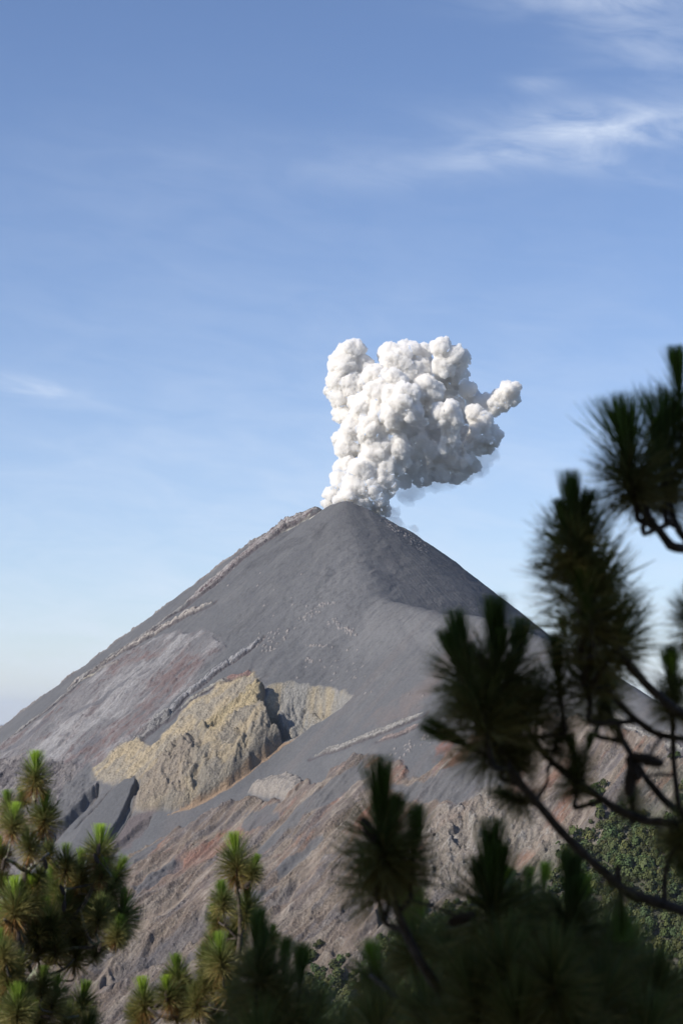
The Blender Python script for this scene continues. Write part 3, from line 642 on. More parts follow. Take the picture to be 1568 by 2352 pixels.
def cone_mesh(seed):
    r = random.Random(seed); bm = bmesh.new()
    bmesh.ops.create_uvsphere(bm, u_segments=10, v_segments=8, radius=1)
    for v in bm.verts:
        t = v.co.z; v.co.x *= .34 * (1 - .12 * t); v.co.y *= .34 * (1 - .12 * t)
    n = 90
    for i in range(n):
        t = -0.95 + 1.9 * (i + .5) / n; a = i * 2.39996
        rad = .34 * math.sqrt(max(0, 1 - t * t)) * (1 - .12 * t) + .005
        nrm = Vector((math.cos(a), math.sin(a), t * .5)).normalized(); tan = Vector((-math.sin(a), math.cos(a), 0)); up = nrm.cross(tan)
        c0 = Vector((math.cos(a) * rad, math.sin(a) * rad, t)); s = .10 * (1 - .45 * abs(t))
        tip = c0 + nrm * .085 + up * (-.04)
        vs = [bm.verts.new(c0 + tan * s * x + up * s * .75 * y) for x, y in ((-1, 0), (0, -1), (1, 0), (0, 1))]; tp = bm.verts.new(tip)
        for j in range(4): bm.faces.new((vs[j], vs[(j + 1) % 4], tp))
    me = bpy.data.meshes.new('pine_cone'); bm.to_mesh(me); bm.free(); me.materials.append(M_CONE); return me
CONES = [cone_mesh(1), cone_mesh(2)]

def smooth_line(P, step=5):
    """Catmull-Rom through (Vector, radius)"""
    out = []
    for i in range(len(P) - 1):
        p0 = P[max(i - 1, 0)]; p1 = P[i]; p2 = P[i + 1]; p3 = P[min(i + 2, len(P) - 1)]
        for k in range(step):
            t = k / step
            q = .5 * ((2 * p1[0]) + (p2[0] - p0[0]) * t + (2 * p0[0] - 5 * p1[0] + 4 * p2[0] - p3[0]) * t * t + (3 * p1[0] - p0[0] - 3 * p2[0] + p3[0]) * t ** 3)
            out.append((q, p1[1] * (1 - t) + p2[1] * t))
    out.append(P[-1]); return out
def tube(name, P, mat, parent, sides=8, seed=0, knob=.10):
    P = smooth_line(P); r = np.random.RandomState(seed); V_ = []; up = Vector((0, .3, 1))
    for i, (p, rad) in enumerate(P):
        d = (P[min(i + 1, len(P) - 1)][0] - P[max(i - 1, 0)][0]).normalized(); a = d.cross(up if abs(d.z) < .95 else Vector((1, 0, 0))).normalized(); b = d.cross(a)
        for j in range(sides):
            an = j * 2 * math.pi / sides; rr = rad * (1 + knob * r.randn()); V_.append(p + a * math.cos(an) * rr + b * math.sin(an) * rr)
    V_ += [P[0][0], P[-1][0]]; n = len(P); F = []
    loc = parent.location if parent else Vector()
    F = [[i * sides + j, (i + 1) * sides + j, (i + 1) * sides + (j + 1) % sides, i * sides + (j + 1) % sides] for i in range(n - 1) for j in range(sides)]
    T = [[n * sides, j, (j + 1) % sides, n * sides] for j in range(0)]
    me = bpy.data.meshes.new(name); capa = [[n * sides, j, (j + 1) % sides] for j in range(sides)]; capb = [[n * sides + 1, (n - 1) * sides + (j + 1) % sides, (n - 1) * sides + j] for j in range(sides)]
    me.from_pydata([tuple(v - loc) for v in V_], [], F + capa + capb); me.polygons.foreach_set('use_smooth', [True] * len(me.polygons)); me.materials.append(mat)
    o = bpy.data.objects.new(name, me); col.objects.link(o); o.parent = parent; return o

class Pine:
    def __init__(s, label, base, group='pine trees in the foreground', bark=None, seed=1):
        s.root = bpy.data.objects.new('pine_tree', None); col.objects.link(s.root)
        s.root.location = (base[0], base[1], ground_z(base[0], base[1]) - .1)
        s.root['label'] = label; s.root['category'] = 'pine tree'; s.root['group'] = group
        s.bark = bark or M_BARK; s.sk = []; s.r = random.Random(seed); s.seed = seed
    def trunk(s, P):
        b = s.root.location; tube('trunk', [(Vector(b), P[0][1] * 1.25)] + [(p, r) for p, r in P], s.bark, s.root, 10, s.seed); s.sk += smooth_line(P, 8)
    def limb(s, P, keep=True):
        tube('branch', P, s.bark, s.root, 7, s.seed + len(s.sk))
        if keep: s.sk += smooth_line(P, 8)
    def tuft(s, p, size, kind='green', lean=0, leany=None, link=True, brown=None):
        me = s.r.choice(TUFTS[kind])
        o = bpy.data.objects.new('needle_tuft', me); col.objects.link(o); o.parent = s.root
        ly = s.r.uniform(-14, 14) if leany is None else leany
        o.rotation_mode = 'QUATERNION'
        q = Quaternion((0, 1, 0), R(lean)) @ Quaternion((1, 0, 0), R(ly)) @ Quaternion((0, 0, 1), s.r.uniform(0, 6.28))
        o.rotation_quaternion = q; o.scale = (size,) * 3; o.location = p - s.root.location
        if link and s.sk:
            e = p + q @ Vector((0, 0, -.6 * size))
            # nearest skeleton point, preferring ones below
            k, kr = min(s.sk, key=lambda a: (a[0] - e).length + max(0, a[0].z - e.z + .04) * 1.5)
            dist = (k - e).length
            if dist > .03:
                ax = q @ Vector((0, 0, 1)); mid = e - ax * min(.3 * dist, .07); m2 = k.lerp(mid, .5) + Vector((s.r.uniform(-.04, .04), 0, -.03)) * dist
                rr = min(.0075 + dist * .006, kr * .9)
                s.limb([(k, rr), (m2, rr * .9), (mid, .0075), (e, .006)], keep=True)
        return o
    def cone(s, p, L=.085, tilt=(0, 0)):
        o = bpy.data.objects.new('pine_cone', s.r.choice(CONES)); col.objects.link(o); o.parent = s.root
        o.scale = (L / 2,) * 3; o.rotation_euler = (R(tilt[1]), R(tilt[0]), s.r.uniform(0, 6)); o.location = p - s.root.location
        k, kr = min(s.sk, key=lambda a: (a[0] - p).length)
        if (k - p).length > L * .6: s.limb([(k, .004), (k.lerp(p, .5) + Vector((0, 0, .005)), .0035), (p, .003)], keep=False)

def px(r, Y): return r / FPX * Y
# z5: measured on an enlargement of the lower left corner
def z5(x, y, Y): return V(x * .2667, 1725 + y * .2667, Y)
def z6(x, y, Y): return V(251 + x * .36, 1850 + y * .36, Y)
rn = random.Random(3)
# --- left pine with the tall lichened leader
A = Pine('sunlit pine at the left edge with three clustered cones below its slender top', (-2.2, 14.2), bark=M_BARK_L, seed=11)
A.trunk([(z5(120, 3200, 14.2), .07), (z5(150, 2300, 14.2), .055), (z5(160, 1600, 14.2), .045), (z5(215, 1150, 14.1), .036), (z5(235, 950, 14.1), .030), (z5(300, 820, 14), .020), (z5(345, 700, 14), .014), (z5(300, 440, 14), .010), (z5(285, 300, 14), .008)])
A.limb([(z5(300, 820, 14), .015), (z5(350, 740, 14), .013), (z5(378, 600, 14), .010)])
A.limb([(z5(230, 1040, 14.1), .02), (z5(120, 960, 14), .012), (z5(40, 930, 13.9), .008)])
A.limb([(z5(160, 1600, 14.2), .03), (z5(90, 1500, 14.0), .018), (z5(40, 1450, 13.9), .01)])
A.limb([(z5(230, 1040, 14.1), .018), (z5(330, 960, 14), .012), (z5(420, 880, 14.2), .008)])
for x, y, rr, kd, ln in [(310, 190, 40, 'full', 0), (385, 540, 42, 'full', 0), (90, 480, 32, 'green', -5), (115, 600, 34, 'full', 3), (250, 770, 36, 'round', -10), (410, 850, 28, 'round', 10), (15, 850, 30, 'full', -8),
                         (330, 1070, 28, 'round', 20), (210, 380, 20, 'green', -25), (130, 1310, 46, 'full', -5), (270, 1240, 40, 'full', 8), (60, 1450, 34, 'full', -20), (30, 1700, 36, 'green', -12), (20, 1120, 34, 'round', -10),
                         (30, 2000, 46, 'green', -4), (150, 1830, 32, 'round', 0), (60, 1900, 36, 'green', -14), (200, 2100, 36, 'round', 12), (30, 2290, 44, 'full', -10), (150, 2200, 42, 'green', 4), (110, 1560, 34, 'round', 5), (100, 2400, 45, 'green', 0)]:
    Y = 14 + rn.uniform(-.35, .35); A.tuft(z5(x, y + 38, Y), px(rr * 1.42, Y), kd, ln + rn.uniform(-6, 6))
for x, y, t in [(315, 155, 10), (60, 632, 60), (120, 672, 5), (183, 612, -65), (345, 325, -70), (445, 505, 75), (33, 975, 5), (85, 885, 70), (392, 968, -15), (160, 1600, 8), (405, 655, 40), (360, 735, 60)]:
    A.cone(z5(x, y, 13.93), .085, (t, 0))
# --- second pine, leaning right, behind the first
Bt = Pine('sunlit pine with many brown and green tufts, second from the left edge', (-1.95, 14.9), bark=M_BARK_L, seed=12)
Bt.trunk([(z5(250, 3000, 14.9), .06), (z5(250, 2200, 14.8), .05), (z5(280, 1990, 14.7), .042), (z5(370, 1860, 14.6), .036), (z5(440, 1780, 14.6), .03), (z5(530, 1610, 14.5), .025), (z5(600, 1480, 14.5), .022), (z5(690, 1370, 14.5), .018), (z5(790, 1200, 14.5), .015), (z5(830, 1080, 14.5), .012), (z5(850, 960, 14.5), .009)])
Bt.limb([(z5(280, 1990, 14.7), .018), (z5(420, 1930, 14.4), .012), (z5(560, 1870, 14.3), .009), (z5(640, 1790, 14.3), .007)])
Bt.limb([(z5(690, 1370, 14.5), .012), (z5(780, 1640, 14.4), .011), (z5(880, 1640, 14.3), .009), (z5(960, 1590, 14.3), .007)])
Bt.limb([(z5(440, 1780, 14.6), .02), (z5(620, 1700, 14.5), .014), (z5(800, 1690, 14.4), .01), (z5(900, 1630, 14.4), .008)])
Bt.limb([(z5(810, 1140, 14.5), .01), (z5(880, 1110, 14.5), .008), (z5(960, 1075, 14.4), .007)])
Bt.limb([(z5(250, 2200, 14.8), .02), (z5(400, 2180, 14.5), .014), (z5(560, 2290, 14.4), .011), (z5(680, 2280, 14.4), .008)])
for x, y, rr, kd, ln in [(860, 850, 44, 'full', 2), (570, 950, 34, 'green', -4), (700, 1020, 38, 'green', -3), (620, 1090, 34, 'round', -12), (985, 1050, 36, 'green', 22), (520, 1180, 46, 'green', -14), (440, 1230, 40, 'full', -20), (800, 1240, 52, 'round', 3), (930, 1200, 36, 'green', 14),
                         (1045, 1400, 46, 'green', 10), (430, 1450, 42, 'green', -8), (650, 1430, 40, 'round', 0), (1010, 1540, 30, 'green', 8), (1020, 1600, 24, 'round', 60), (330, 1660, 44, 'round', -6), (680, 1570, 42, 'round', 4), (655, 1710, 42, 'round', 10),
                         (850, 1690, 26, 'round', 40), (740, 1300, 40, 'round', -10), (560, 1340, 40, 'round', -6), (860, 1370, 40, 'round', 15), (560, 1560, 38, 'round', 0), (300, 1500, 38, 'round', -20), (760, 1470, 40, 'green', 8), (370, 1990, 30, 'green', 0), (455, 2110, 42, 'green', 4), (700, 2170, 40, 'green', 14),
                         (340, 2290, 46, 'full', -4), (565, 2270, 36, 'round', 10), (750, 2360, 40, 'round', 20), (400, 1340, 34, 'round', -25), (880, 1030, 26, 'full', 8), (470, 1640, 36, 'round', -8), (600, 1200, 34, 'full', 4)]:
    Y = 14.5 + rn.uniform(-.4, .4); Bt.tuft(z5(x, y + 38, Y), px(rr * 1.42, Y), kd, ln + rn.uniform(-6, 6))
for x, y, t in [(850, 845, 8), (830, 925, 30), (555, 1335, 10), (540, 1195, -30), (862, 1690, -40), (1012, 1645, 5), (290, 715, 60), (120, 2010, 10), (395, 2290, 90), (255, 1860, 20)]:
    Bt.cone(z5(x, y, 14.2), .085, (t, 0))
# --- slim pine left of the middle
Cc_ = Pine('slim sunlit pine left of the middle with a single bright round top tuft', (-.72, 14.0), seed=13)
Cc_.trunk([(z6(800, 2400, 14), .05), (z6(790, 1400, 14), .03), (z6(800, 1120, 14), .024), (z6(830, 900, 14), .02), (z6(835, 720, 14), .015), (z6(815, 520, 14), .011), (z6(812, 410, 14), .008)])
Cc_.limb([(z6(830, 690, 14), .009), (z6(775, 680, 14), .007), (z6(735, 630, 14), .006)])
Cc_.limb([(z6(815, 850, 14), .009), (z6(750, 780, 14), .007), (z6(700, 745, 14), .006)])
Cc_.limb([(z6(790, 1260, 14), .026), (z6(700, 1300, 14), .022), (z6(600, 1325, 14), .018), (z6(480, 1350, 14), .016), (z6(330, 1345, 14), .012), (z6(250, 1290, 14), .009)])
Cc_.limb([(z6(700, 1300, 14), .012), (z6(670, 1230, 14), .009), (z6(660, 1130, 14), .007)])
for x, y, rr, kd, ln in [(812, 350, 48, 'full', 0), (915, 400, 28, 'green', 14), (725, 590, 33, 'green', -8), (875, 640, 40, 'green', 8), (690, 715, 28, 'green', -18), (800, 840, 30, 'green', 6), (665, 850, 28, 'green', -4), (715, 960, 42, 'green', -2), (620, 950, 30, 'round', -16), (1035, 830, 24, 'green', 8),
                         (440, 1090, 40, 'green', -3), (380, 1190, 36, 'full', -8), (655, 1070, 38, 'green', 0), (560, 1230, 38, 'round', -6), (225, 1230, 38, 'full', -2), (440, 1270, 34, 'round', 0), (600, 1130, 30, 'round', 8), (180, 1330, 32, 'round', -30), (770, 1120, 40, 'round', 5), (500, 1180, 34, 'round', 0), (900, 1000, 36, 'round', 10), (700, 1380, 42, 'green', 0), (830, 760, 28, 'round', 0)]:
    Y = 14 + rn.uniform(-.3, .3); Cc_.tuft(z6(x, y + 28, Y), px(rr * 1.42, Y), kd, ln + rn.uniform(-6, 6))
for x, y, t in [(890, 500, -60), (365, 1215, 10), (310, 1275, 80)]: Cc_.cone(z6(x, y, 13.9), .08, (t, 0))

# --- near shaded pine across the bottom
D = Pine('dark shaded pine filling the bottom right', (.55, 5.7), seed=14)
D.trunk([(V(1230, 3300, 5.7), .07), (V(1230, 2700, 5.6), .05), (V(1215, 2400, 5.6), .035), (V(1180, 2250, 5.5), .022), (V(1145, 2120, 5.5), .012)])
D.limb([(V(1225, 2560, 5.6), .022), (V(1090, 2400, 5.3), .016), (V(992, 2253, 5.0), .013), (V(931, 2141, 5.0), .011), (V(892, 2030, 5.0), .010)])
D.limb([(V(1225, 2600, 5.6), .022), (V(1400, 2450, 5.4), .016), (V(1500, 2330, 5.3), .010)])
D.limb([(V(1090, 2400, 5.3), .012), (V(960, 2330, 5.4), .010), (V(850, 2240, 5.5), .007)])
for u, v, rr, kd, ln, Y in [(880, 1945, 128, 'twin', -4, 5.0), (948, 1985, 95, 'brush', 6, 5.0), (855, 2010, 120, 'airy', -14, 5.05), (905, 2000, 125, 'airy', 10, 5.1), (1130, 2100, 140, 'twin', 0, 5.1), (1215, 2130, 105, 'dark', 0, 5.3), (1306, 2130, 120, 'twin', 5, 5.2), (953, 2180, 95, 'green', -6, 5.6), (1040, 2200, 110, 'dark', -10, 5.5),
                            (1400, 2190, 115, 'dark', 10, 5.3), (1160, 2230, 130, 'dark', 5, 4.9), (1270, 2250, 130, 'dark', 0, 4.8), (1090, 2300, 130, 'dark', -8, 4.9), (1380, 2300, 130, 'dark', 8, 5.0), (1500, 2290, 120, 'dark', 14, 5.3), (1190, 2350, 130, 'dark', 0, 4.8), (980, 2340, 120, 'dark', -5, 5.2), (1310, 2370, 130, 'dark', 4, 4.8),
                            (870, 2270, 90, 'green', -10, 5.8), (1480, 2400, 130, 'dark', 10, 5.0), (1560, 2360, 120, 'dark', 12, 5.4), (1050, 2400, 130, 'dark', 0, 5.0), (870, 2380, 110, 'dark', -6, 5.4), (1240, 2180, 120, 'dark', -4, 5.5), (1340, 2210, 120, 'dark', 2, 5.6), (1440, 2250, 110, 'green', 0, 5.7)]:
    D.tuft(V(u, v, Y), px(rr * 1.14, Y), kd, ln)
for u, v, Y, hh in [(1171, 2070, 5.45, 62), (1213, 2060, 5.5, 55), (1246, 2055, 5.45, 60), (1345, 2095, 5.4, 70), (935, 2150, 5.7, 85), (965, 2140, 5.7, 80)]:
    D.tuft(V(u, v, Y), px(hh, Y), 'lit_paint', rn.uniform(-8, 8), 0)
D.cone(V(845, 1905, 4.95), .07, (30, 0)); D.cone(V(1060, 2110, 5.0), .08, (70, 0))
# --- near shaded pine at the bottom, left of the middle
G = Pine('dark shaded pine top at the bottom edge with three upright needle brushes', (-.2, 6.2), seed=15)
G.trunk([(V(640, 3300, 6.2), .06), (V(640, 2600, 6.1), .035), (V(635, 2400, 6.0), .02), (V(610, 2300, 6.0), .010)])
G.limb([(V(638, 2480, 6.05), .014), (V(720, 2350, 6.1), .010), (V(700, 2270, 6.1), .007)])
for u, v, rr, kd, ln, Y in [(590, 2215, 88, 'brush', 0, 5.9), (602, 2260, 90, 'twin', -3, 5.9), (650, 2250, 70, 'brush', 5, 6.1), (688, 2275, 75, 'brush', 4, 6.0), (640, 2320, 100, 'dark', 0, 5.9), (560, 2330, 85, 'dark', -12, 6.0), (720, 2340, 95, 'dark', 12, 6.1), (790, 2380, 90, 'dark', 16, 6.3), (600, 2390, 100, 'dark', 0, 5.8), (690, 2400, 100, 'dark', 5, 5.9)]:
    G.tuft(V(u, v, Y), px(rr * 1.14, Y), kd, ln)

# --- near shaded pine on the right: only its branches reach in
E = Pine('dark shaded pine at the right edge with long bare curved branches', (1.75, 5.7), seed=16)
tx = lambda z: Vector((1.72, 5.65, z))
E.trunk([(tx(-3), .10), (tx(-1), .085), (tx(0), .07), (tx(.8), .05), (tx(1.3), .03), (tx(1.6), .012)])
E.limb([(tx(-.75), .032), (V(1800, 2160, 5.3), .026), (V(1568, 2091, 5.0), .0145), (V(1446, 2051, 4.95), .0138), (V(1390, 2007, 4.95), .0132), (V(1306, 1928, 4.95), .0122), (V(1228, 1839, 4.95), .0112), (V(1172, 1766, 4.95), .010), (V(1130, 1700, 4.95), .008), (V(1110, 1640, 4.95), .006)])
E.limb([(tx(-.55), .028), (V(1800, 1910, 5.3), .02), (V(1568, 1893, 5.0), .0125), (V(1457, 1878, 5.05), .012), (V(1362, 1822, 5.05), .0105), (V(1278, 1760, 5.05), .0095), (V(1225, 1700, 5.05), .0078), (V(1200, 1640, 5.05), .006)])
E.limb([(tx(-.5), .024), (V(1700, 1940, 5.2), .016), (V(1568, 1872, 5.1), .0105), (V(1496, 1805, 5.1), .010), (V(1440, 1720, 5.1), .009), (V(1408, 1660, 5.1), .0085), (V(1385, 1590, 5.1), .0075)])
E.limb([(tx(-.3), .026), (V(1700, 1720, 5.2), .018), (V(1568, 1697, 5.0), .0095), (V(1500, 1682, 5.0), .009), (V(1430, 1625, 5.0), .0085), (V(1392, 1575, 5.0), .0075), (V(1350, 1500, 5.0), .006)])
E.limb([(tx(-.2), .028), (V(1720, 1690, 5.1), .02), (V(1568, 1640, 4.9), .0125), (V(1500, 1588, 4.9), .0125), (V(1440, 1522, 4.9), .012), (V(1390, 1440, 4.9), .011), (V(1345, 1340, 4.9), .009), (V(1318, 1260, 4.9), .007)])
E.limb([(tx(.15), .026), (V(1750, 1290, 5.1), .018), (V(1568, 1262, 4.9), .012), (V(1530, 1240, 4.9), .0115), (V(1487, 1182, 4.9), .010), (V(1466, 1115, 4.9), .0085), (V(1455, 1085, 4.9), .007)])
E.limb([(V(1600, 1266, 4.95), .010), (V(1568, 1232, 4.95), .0095), (V(1545, 1190, 4.95), .0085), (V(1528, 1110, 4.95), .007)])
E.limb([(V(1620, 1930, 5.1), .010), (V(1565, 1870, 5.0), .0085), (V(1549, 1780, 5.0), .0075), (V(1543, 1680, 5.0), .007), (V(1541, 1600, 5.0), .0065)])
E.limb([(V(1228, 1839, 4.95), .006), (V(1255, 1800, 4.98), .005), (V(1258, 1760, 5.0), .0045), (V(1278, 1760, 5.05), .004)])
for u, v, rr, kd, ln, Y in [(1448, 1090, 128, 'fan', -8, 4.9), (1440, 1105, 110, 'airy', -25, 4.9), (1526, 1085, 140, 'fan', 2, 4.95), (1490, 1110, 100, 'brush', 6, 5.1), (1560, 935, 100, 'brush', -4, 5.0), (1590, 1000, 110, 'dark', 8, 5.0), (1540, 1130, 100, 'airy', 10, 5.0),
                            (1314, 1250, 112, 'twin', 0, 4.9), (1330, 1300, 158, 'airy', 0, 4.9), (1352, 1380, 160, 'airy', 10, 4.92), (1372, 1445, 150, 'airy', 16, 4.95), (1352, 1420, 85, 'brush', -8, 4.85), (1412, 1485, 125, 'airy', 30, 4.95), (1350, 1550, 110, 'airy', 0, 5.0),
                            (1285, 1590, 95, 'brush', -6, 5.0), (1385, 1610, 90, 'dark', 12, 5.1), (1075, 1570, 115, 'twin', -10, 4.95), (1135, 1560, 125, 'twin', 2, 4.95), (1170, 1570, 110, 'brush', 14, 5.0), (1110, 1640, 135, 'airy', -8, 4.9), (1185, 1640, 115, 'airy', 8, 5.0), (1150, 1700, 100, 'dark', 0, 5.0), (1235, 1620, 95, 'airy', 5, 5.05),
                            (1200, 1740, 60, 'dark', 15, 5.0), (1095, 1725, 100, 'brush', -62, 4.95), (1180, 1835, 60, 'dark', -75, 5.0), (1320, 1790, 66, 'dark', 0, 5.05), (1322, 1755, 52, 'brush', -12, 5.05), (1345, 1740, 42, 'brush', 14, 5.05), (1541, 1590, 78, 'brush', 0, 5.0), (1545, 1610, 72, 'dark', 0, 5.0),
                            (1590, 1430, 85, 'dark', -10, 5.0), (1423, 2050, 75, 'brush', 176, 4.95), (1575, 1900, 80, 'dark', 30, 5.0), (1560, 1960, 70, 'dark', 160, 5.0), (1450, 1840, 50, 'dark', 0, 5.1), (1280, 1700, 60, 'dark', 20, 5.05)]:
    E.tuft(V(u, v, Y), px(rr * 1.14, Y), kd, ln, None if abs(ln) < 50 else 0)
E.tuft(V(1296, 1470, 5.2), px(45, 5.2), 'lit_paint', -10, 0); E.tuft(V(1541, 1575, 5.0), px(62, 5.0), 'lit_paint', 2, 0)
for u, v, t, L_ in [(1485, 1745, 75, .085), (1447, 1790, 8, .085), (1452, 1765, 30, .07), (1330, 1242, 0, .05), (1105, 1520, 20, .05)]: E.cone(V(u, v, 4.9), L_, (t, 0))

# --- unseen pines added round the viewpoint to throw shade on the near branches
def shade_pine(label, x, y, z0, z1, rmax, n, seed):
    P = Pine(label, (x, y), group='unseen shade pines added around the viewpoint', seed=seed); zb = P.root.location.z
    P.trunk([(Vector((x, y, zb + 2)), .14), (Vector((x, y + .05, (zb + z1) / 2)), .10), (Vector((x, y, z1 - .6)), .04), (Vector((x, y, z1)), .02)])
    for i in range(n):
        h = rn.uniform(z0, z1); rad = min(rmax, (z1 + .5 - h) * .8) * math.sqrt(rn.uniform(.02, 1)); a = rn.uniform(0, 6.283)
        p = Vector((x + rad * math.cos(a), y + rad * math.sin(a), h))
        if p.y > .5 and abs(p.x) < .20 * p.y + .65 and p.z < .40 * p.y + .7: continue
        P.tuft(p, rn.uniform(.55, .80), 'dark', math.degrees(math.cos(a)) * .5, 0, link=(i % 4 == 0))
shade_pine('unseen pine added left of the viewpoint to shade the nearest branches', -3.4, 2.6, .6, 7.2, 2.4, 100, 17)
shade_pine('unseen pine added close behind the left shade pine to deepen the shade', -2.6, -.6, 1.6, 7.5, 2.2, 90, 18)
shade_pine('unseen pine added overhead just right of the viewpoint for shade', 1.9, .4, 2.0, 7.5, 2.3, 90, 19)

# ------------------------------------------------------------------ wooded lower slope
def forest():
    r = np.random.RandomState(9); temps = []
    for k in range(5):
        n = 150; d = r.randn(n, 3); d /= np.linalg.norm(d, axis=1)[:, None]; d[:, 2] = np.abs(d[:, 2]) * 1.1 - .15
        lump = 1 + .25 * np.sin(d[:, :1] * 5 + k) * np.cos(d[:, 1:2] * 4 + k * 2)
        c = d * lump * r.uniform(.65, 1, (n, 1)); c[:, 2] += .55
        a = np.cross(d, r.randn(n, 3)); a /= np.linalg.norm(a, axis=1)[:, None]; b_ = np.cross(d + r.randn(n, 3) * .5, a); b_ /= np.linalg.norm(b_, axis=1)[:, None]
        s_ = r.uniform(.13, .24, (n, 1)); temps.append(np.stack([c - a * s_, c - b_ * s_, c + a * s_, c + b_ * s_], 1))
    cx = r.uniform(-60, 800, 64000); cy = r.uniform(1490, 2700, 64000)
    j = np.clip(np.searchsorted(xs, cx), 0, NX - 1); i = np.clip(np.searchsorted(ys, cy), 0, NY - 1); z = H[i, j]
    u = 784 + cx / cy * FPX; v = 1640 - z / cy * FPX
    line = 2215 - .52 * (u - 760) + fbm(cx / 60, cy / 80, 3, 171) * 110
    prob = sstep(-40, 90, v - line) * .95 * sstep(-.75, .0, fbm(cx / 35, cy / 35, 3, 175)) * 1.0
    ok = (r.rand(len(cx)) < prob) & (u < 1700) & (v < 2500) & (u > 700); V_ = []; Cv = []
    for x, y, zz in zip(cx[ok], cy[ok], z[ok]):
        s_ = r.uniform(2.2, 4.0) + 3.5 * r.rand() ** 3; t = temps[r.randint(5)]; an = r.uniform(0, 6.28); ca, sa = math.cos(an), math.sin(an)
        q = t * np.array([s_, s_, s_ * r.uniform(.9, 1.5)]); q = np.stack([q[..., 0] * ca - q[..., 1] * sa + x, q[..., 0] * sa + q[..., 1] * ca + y, q[..., 2] + zz - .3], -1)
        V_.append(q.reshape(-1, 3)); cc = np.array([.066, .088, .030]) * r.uniform(.6, 1.35) * np.array([r.uniform(.85, 1.35), 1, r.uniform(.8, 1.2)])
        Cv.append(np.tile(cc, (t.shape[0] * 4, 1)) * np.repeat(r.uniform(.8, 1.25, (t.shape[0], 1)), 4, 0))
    V_ = np.concatenate(V_); Cv = np.concatenate(Cv)
    o = mesh_from('forest', V_, np.arange(len(V_)), 4, None, smooth=False); set_color(o.data, 'albedo', Cv); o['kind'] = 'stuff'
    m, nt, out = new_mat('leaf_canopy'); p = N(nt, 'ShaderNodeBsdfPrincipled', Roughness=.7); p.inputs['Specular IOR Level'].default_value = .2
    a = N(nt, 'ShaderNodeAttribute', attribute_name='albedo'); nt.links.new(a.outputs['Color'], p.inputs['Base Color']); nt.links.new(p.outputs[0], out.inputs['Surface']); o.data.materials.append(m)
forest()

# ------------------------------------------------------------------ light and sky
SUN = Vector((-.77, -.385, .53)).normalized()
el = math.asin(SUN.z); rot = math.atan2(SUN.x, SUN.y)
sd_ = bpy.data.lights.new('sun', 'SUN'); sd_.energy = 4.9; sd_.angle = R(.53); sd_.color = (1, .94, .85)
so = bpy.data.objects.new('sun', sd_); col.objects.link(so); so.rotation_euler = SUN.to_track_quat('Z', 'Y').to_euler(); so.location = (0, 0, 50)
w = bpy.data.worlds.new('World'); S.world = w; w.use_nodes = True; nt = w.node_tree; nt.nodes.clear(); L = nt.links.new
wo = nt.nodes.new('ShaderNodeOutputWorld'); bg = nt.nodes.new('ShaderNodeBackground'); bg.inputs['Strength'].default_value = .146
sky = nt.nodes.new('ShaderNodeTexSky'); sky.sky_type = 'NISHITA'; sky.sun_disc = False; sky.sun_elevation = el; sky.sun_rotation = rot
sky.altitude = 1500; sky.air_density = 1.0; sky.dust_density = 1.0; sky.ozone_density = 3.4
# thin cirrus veils
tc = nt.nodes.new('ShaderNodeTexCoord')
sx = nt.nodes.new('ShaderNodeSeparateXYZ'); L(tc.outputs['Generated'], sx.inputs[0])
def mth(op, a=None, b=None, c=None, clamp=False):
    n = nt.nodes.new('ShaderNodeMath'); n.operation = op; n.use_clamp = clamp
    for i, v in enumerate((a, b, c)):
        if v is None: continue
        if isinstance(v, (int, float)): n.inputs[i].default_value = v
        else: L(v, n.inputs[i])
    return n.outputs[0]
azm = mth('ARCTAN2', sx.outputs['X'], sx.outputs['Y']); elv = mth('ARCSINE', sx.outputs['Z'])
cmb = nt.nodes.new('ShaderNodeCombineXYZ')
L(mth('MULTIPLY', azm, 11), cmb.inputs[0]); L(mth('MULTIPLY_ADD', elv, 38, mth('MULTIPLY', azm, 5)), cmb.inputs[1])
nz = nt.nodes.new('ShaderNodeTexNoise'); nz.inputs['Scale'].default_value = 1.7; nz.inputs['Detail'].default_value = 9; nz.inputs['Roughness'].default_value = .58; nz.inputs['Distortion'].default_value = .5
L(cmb.outputs[0], nz.inputs['Vector'])
def lobe(u, v, su, sv, amp, slope=0):
    a, b, c = ray(u, v); az0 = math.atan2(a, b); el0 = math.asin(c / math.sqrt(a * a + b * b + c * c)); su /= FPX; sv /= FPX
    dx = mth('SUBTRACT', azm, az0); dy = mth('MULTIPLY_ADD', dx, slope, mth('SUBTRACT', elv, el0))
    q = mth('ADD', mth('POWER', mth('ABSOLUTE', mth('DIVIDE', dx, su)), 2), mth('POWER', mth('ABSOLUTE', mth('DIVIDE', dy, sv)), 2))
    return mth('MULTIPLY', mth('EXPONENT', mth('MULTIPLY', q, -1)), amp)
lobes = [lobe(1400, 285, 300, 50, 1.0, .05), lobe(1180, 350, 260, 40, .55, -.15), lobe(1500, 90, 210, 90, .6, .25), lobe(1400, -10, 260, 35, .7), lobe(20, 880, 140, 20, 1.3, .15), lobe(1230, 190, 70, 22, .4), lobe(1400, 380, 160, 30, .5, .2),
         lobe(300, 900, 1100, 420, .22), lobe(1250, 900, 700, 400, .20), lobe(900, 380, 500, 60, .25), lobe(300, 450, 400, 200, .12), lobe(650, 1060, 500, 50, .22), lobe(700, 1560, 1900, 330, .95), lobe(700, 1150, 1500, 300, .25)]
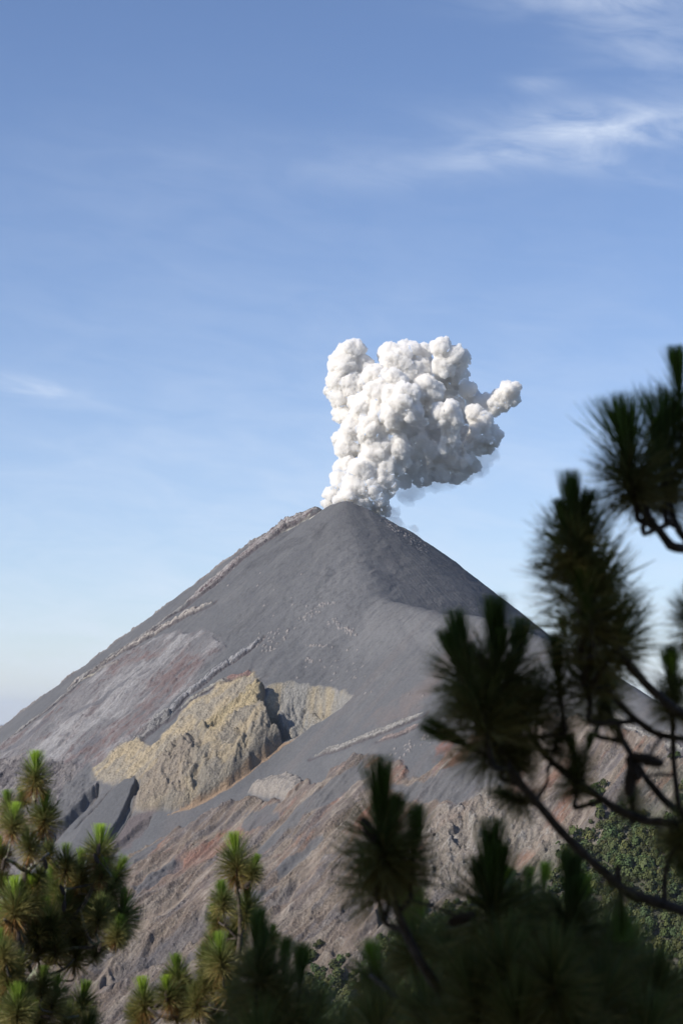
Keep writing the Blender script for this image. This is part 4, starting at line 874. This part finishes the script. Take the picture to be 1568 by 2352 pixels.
def total(q):
    a = q[0]
    for l in q[1:]: a = mth('ADD', a, l)
    return a
narrow = total(lobes[:7]); wide = total(lobes[7:])
nf = mth('MULTIPLY', mth('SUBTRACT', nz.outputs['Fac'], .38), 3.2, clamp=True)
nf = mth('MULTIPLY_ADD', nf, .80, .20)
cl = mth('MULTIPLY', mth('ADD', mth('MULTIPLY', narrow, nf), mth('MULTIPLY', wide, mth('MULTIPLY_ADD', nf, .55, .32))), .60, clamp=True)
mix = nt.nodes.new('ShaderNodeMix'); mix.data_type = 'RGBA'; L(cl, mix.inputs['Factor']); wb = nt.nodes.new('ShaderNodeVectorMath'); wb.operation = 'MULTIPLY'; wb.inputs[1].default_value = (1.0, .955, 1.02); L(sky.outputs[0], wb.inputs[0]); L(wb.outputs[0], mix.inputs['A']); mix.inputs['B'].default_value = (5.5, 6.1, 7.1, 1)
L(mix.outputs['Result'], bg.inputs['Color']); L(bg.outputs[0], wo.inputs['Surface'])

# even air between the camera and the mountain
def haze(d):
    bm = bmesh.new(); bmesh.ops.create_cube(bm, size=1)
    x = 125000
    for v_ in bm.verts: v_.co = (v_.co.x * 2 * x, v_.co.y * 2 * x, -1650 if v_.co.z < 0 else 780)
    me = bpy.data.meshes.new('haze'); bm.to_mesh(me); bm.free(); o = bpy.data.objects.new('haze', me); col.objects.link(o)
    m, nt, out = new_mat('air'); v = N(nt, 'ShaderNodeVolumePrincipled', Density=d); v.inputs['Color'].default_value = (.80, .88, 1, 1); v.inputs['Anisotropy'].default_value = 0
    nt.links.new(v.outputs[0], out.inputs['Volume']); me.materials.append(m); o['kind'] = 'stuff'
haze(.000009)

# ------------------------------------------------------------------ render settings
S.view_settings.view_transform = 'Standard'; S.view_settings.look = 'None'; S.view_settings.exposure = 0; S.view_settings.gamma = 1
c = S.cycles; c.use_denoising = True; c.max_bounces = 24; c.diffuse_bounces = 3; c.glossy_bounces = 2; c.transmission_bounces = 3; c.volume_bounces = 24; c.transparent_max_bounces = 8
S.render.film_transparent = False
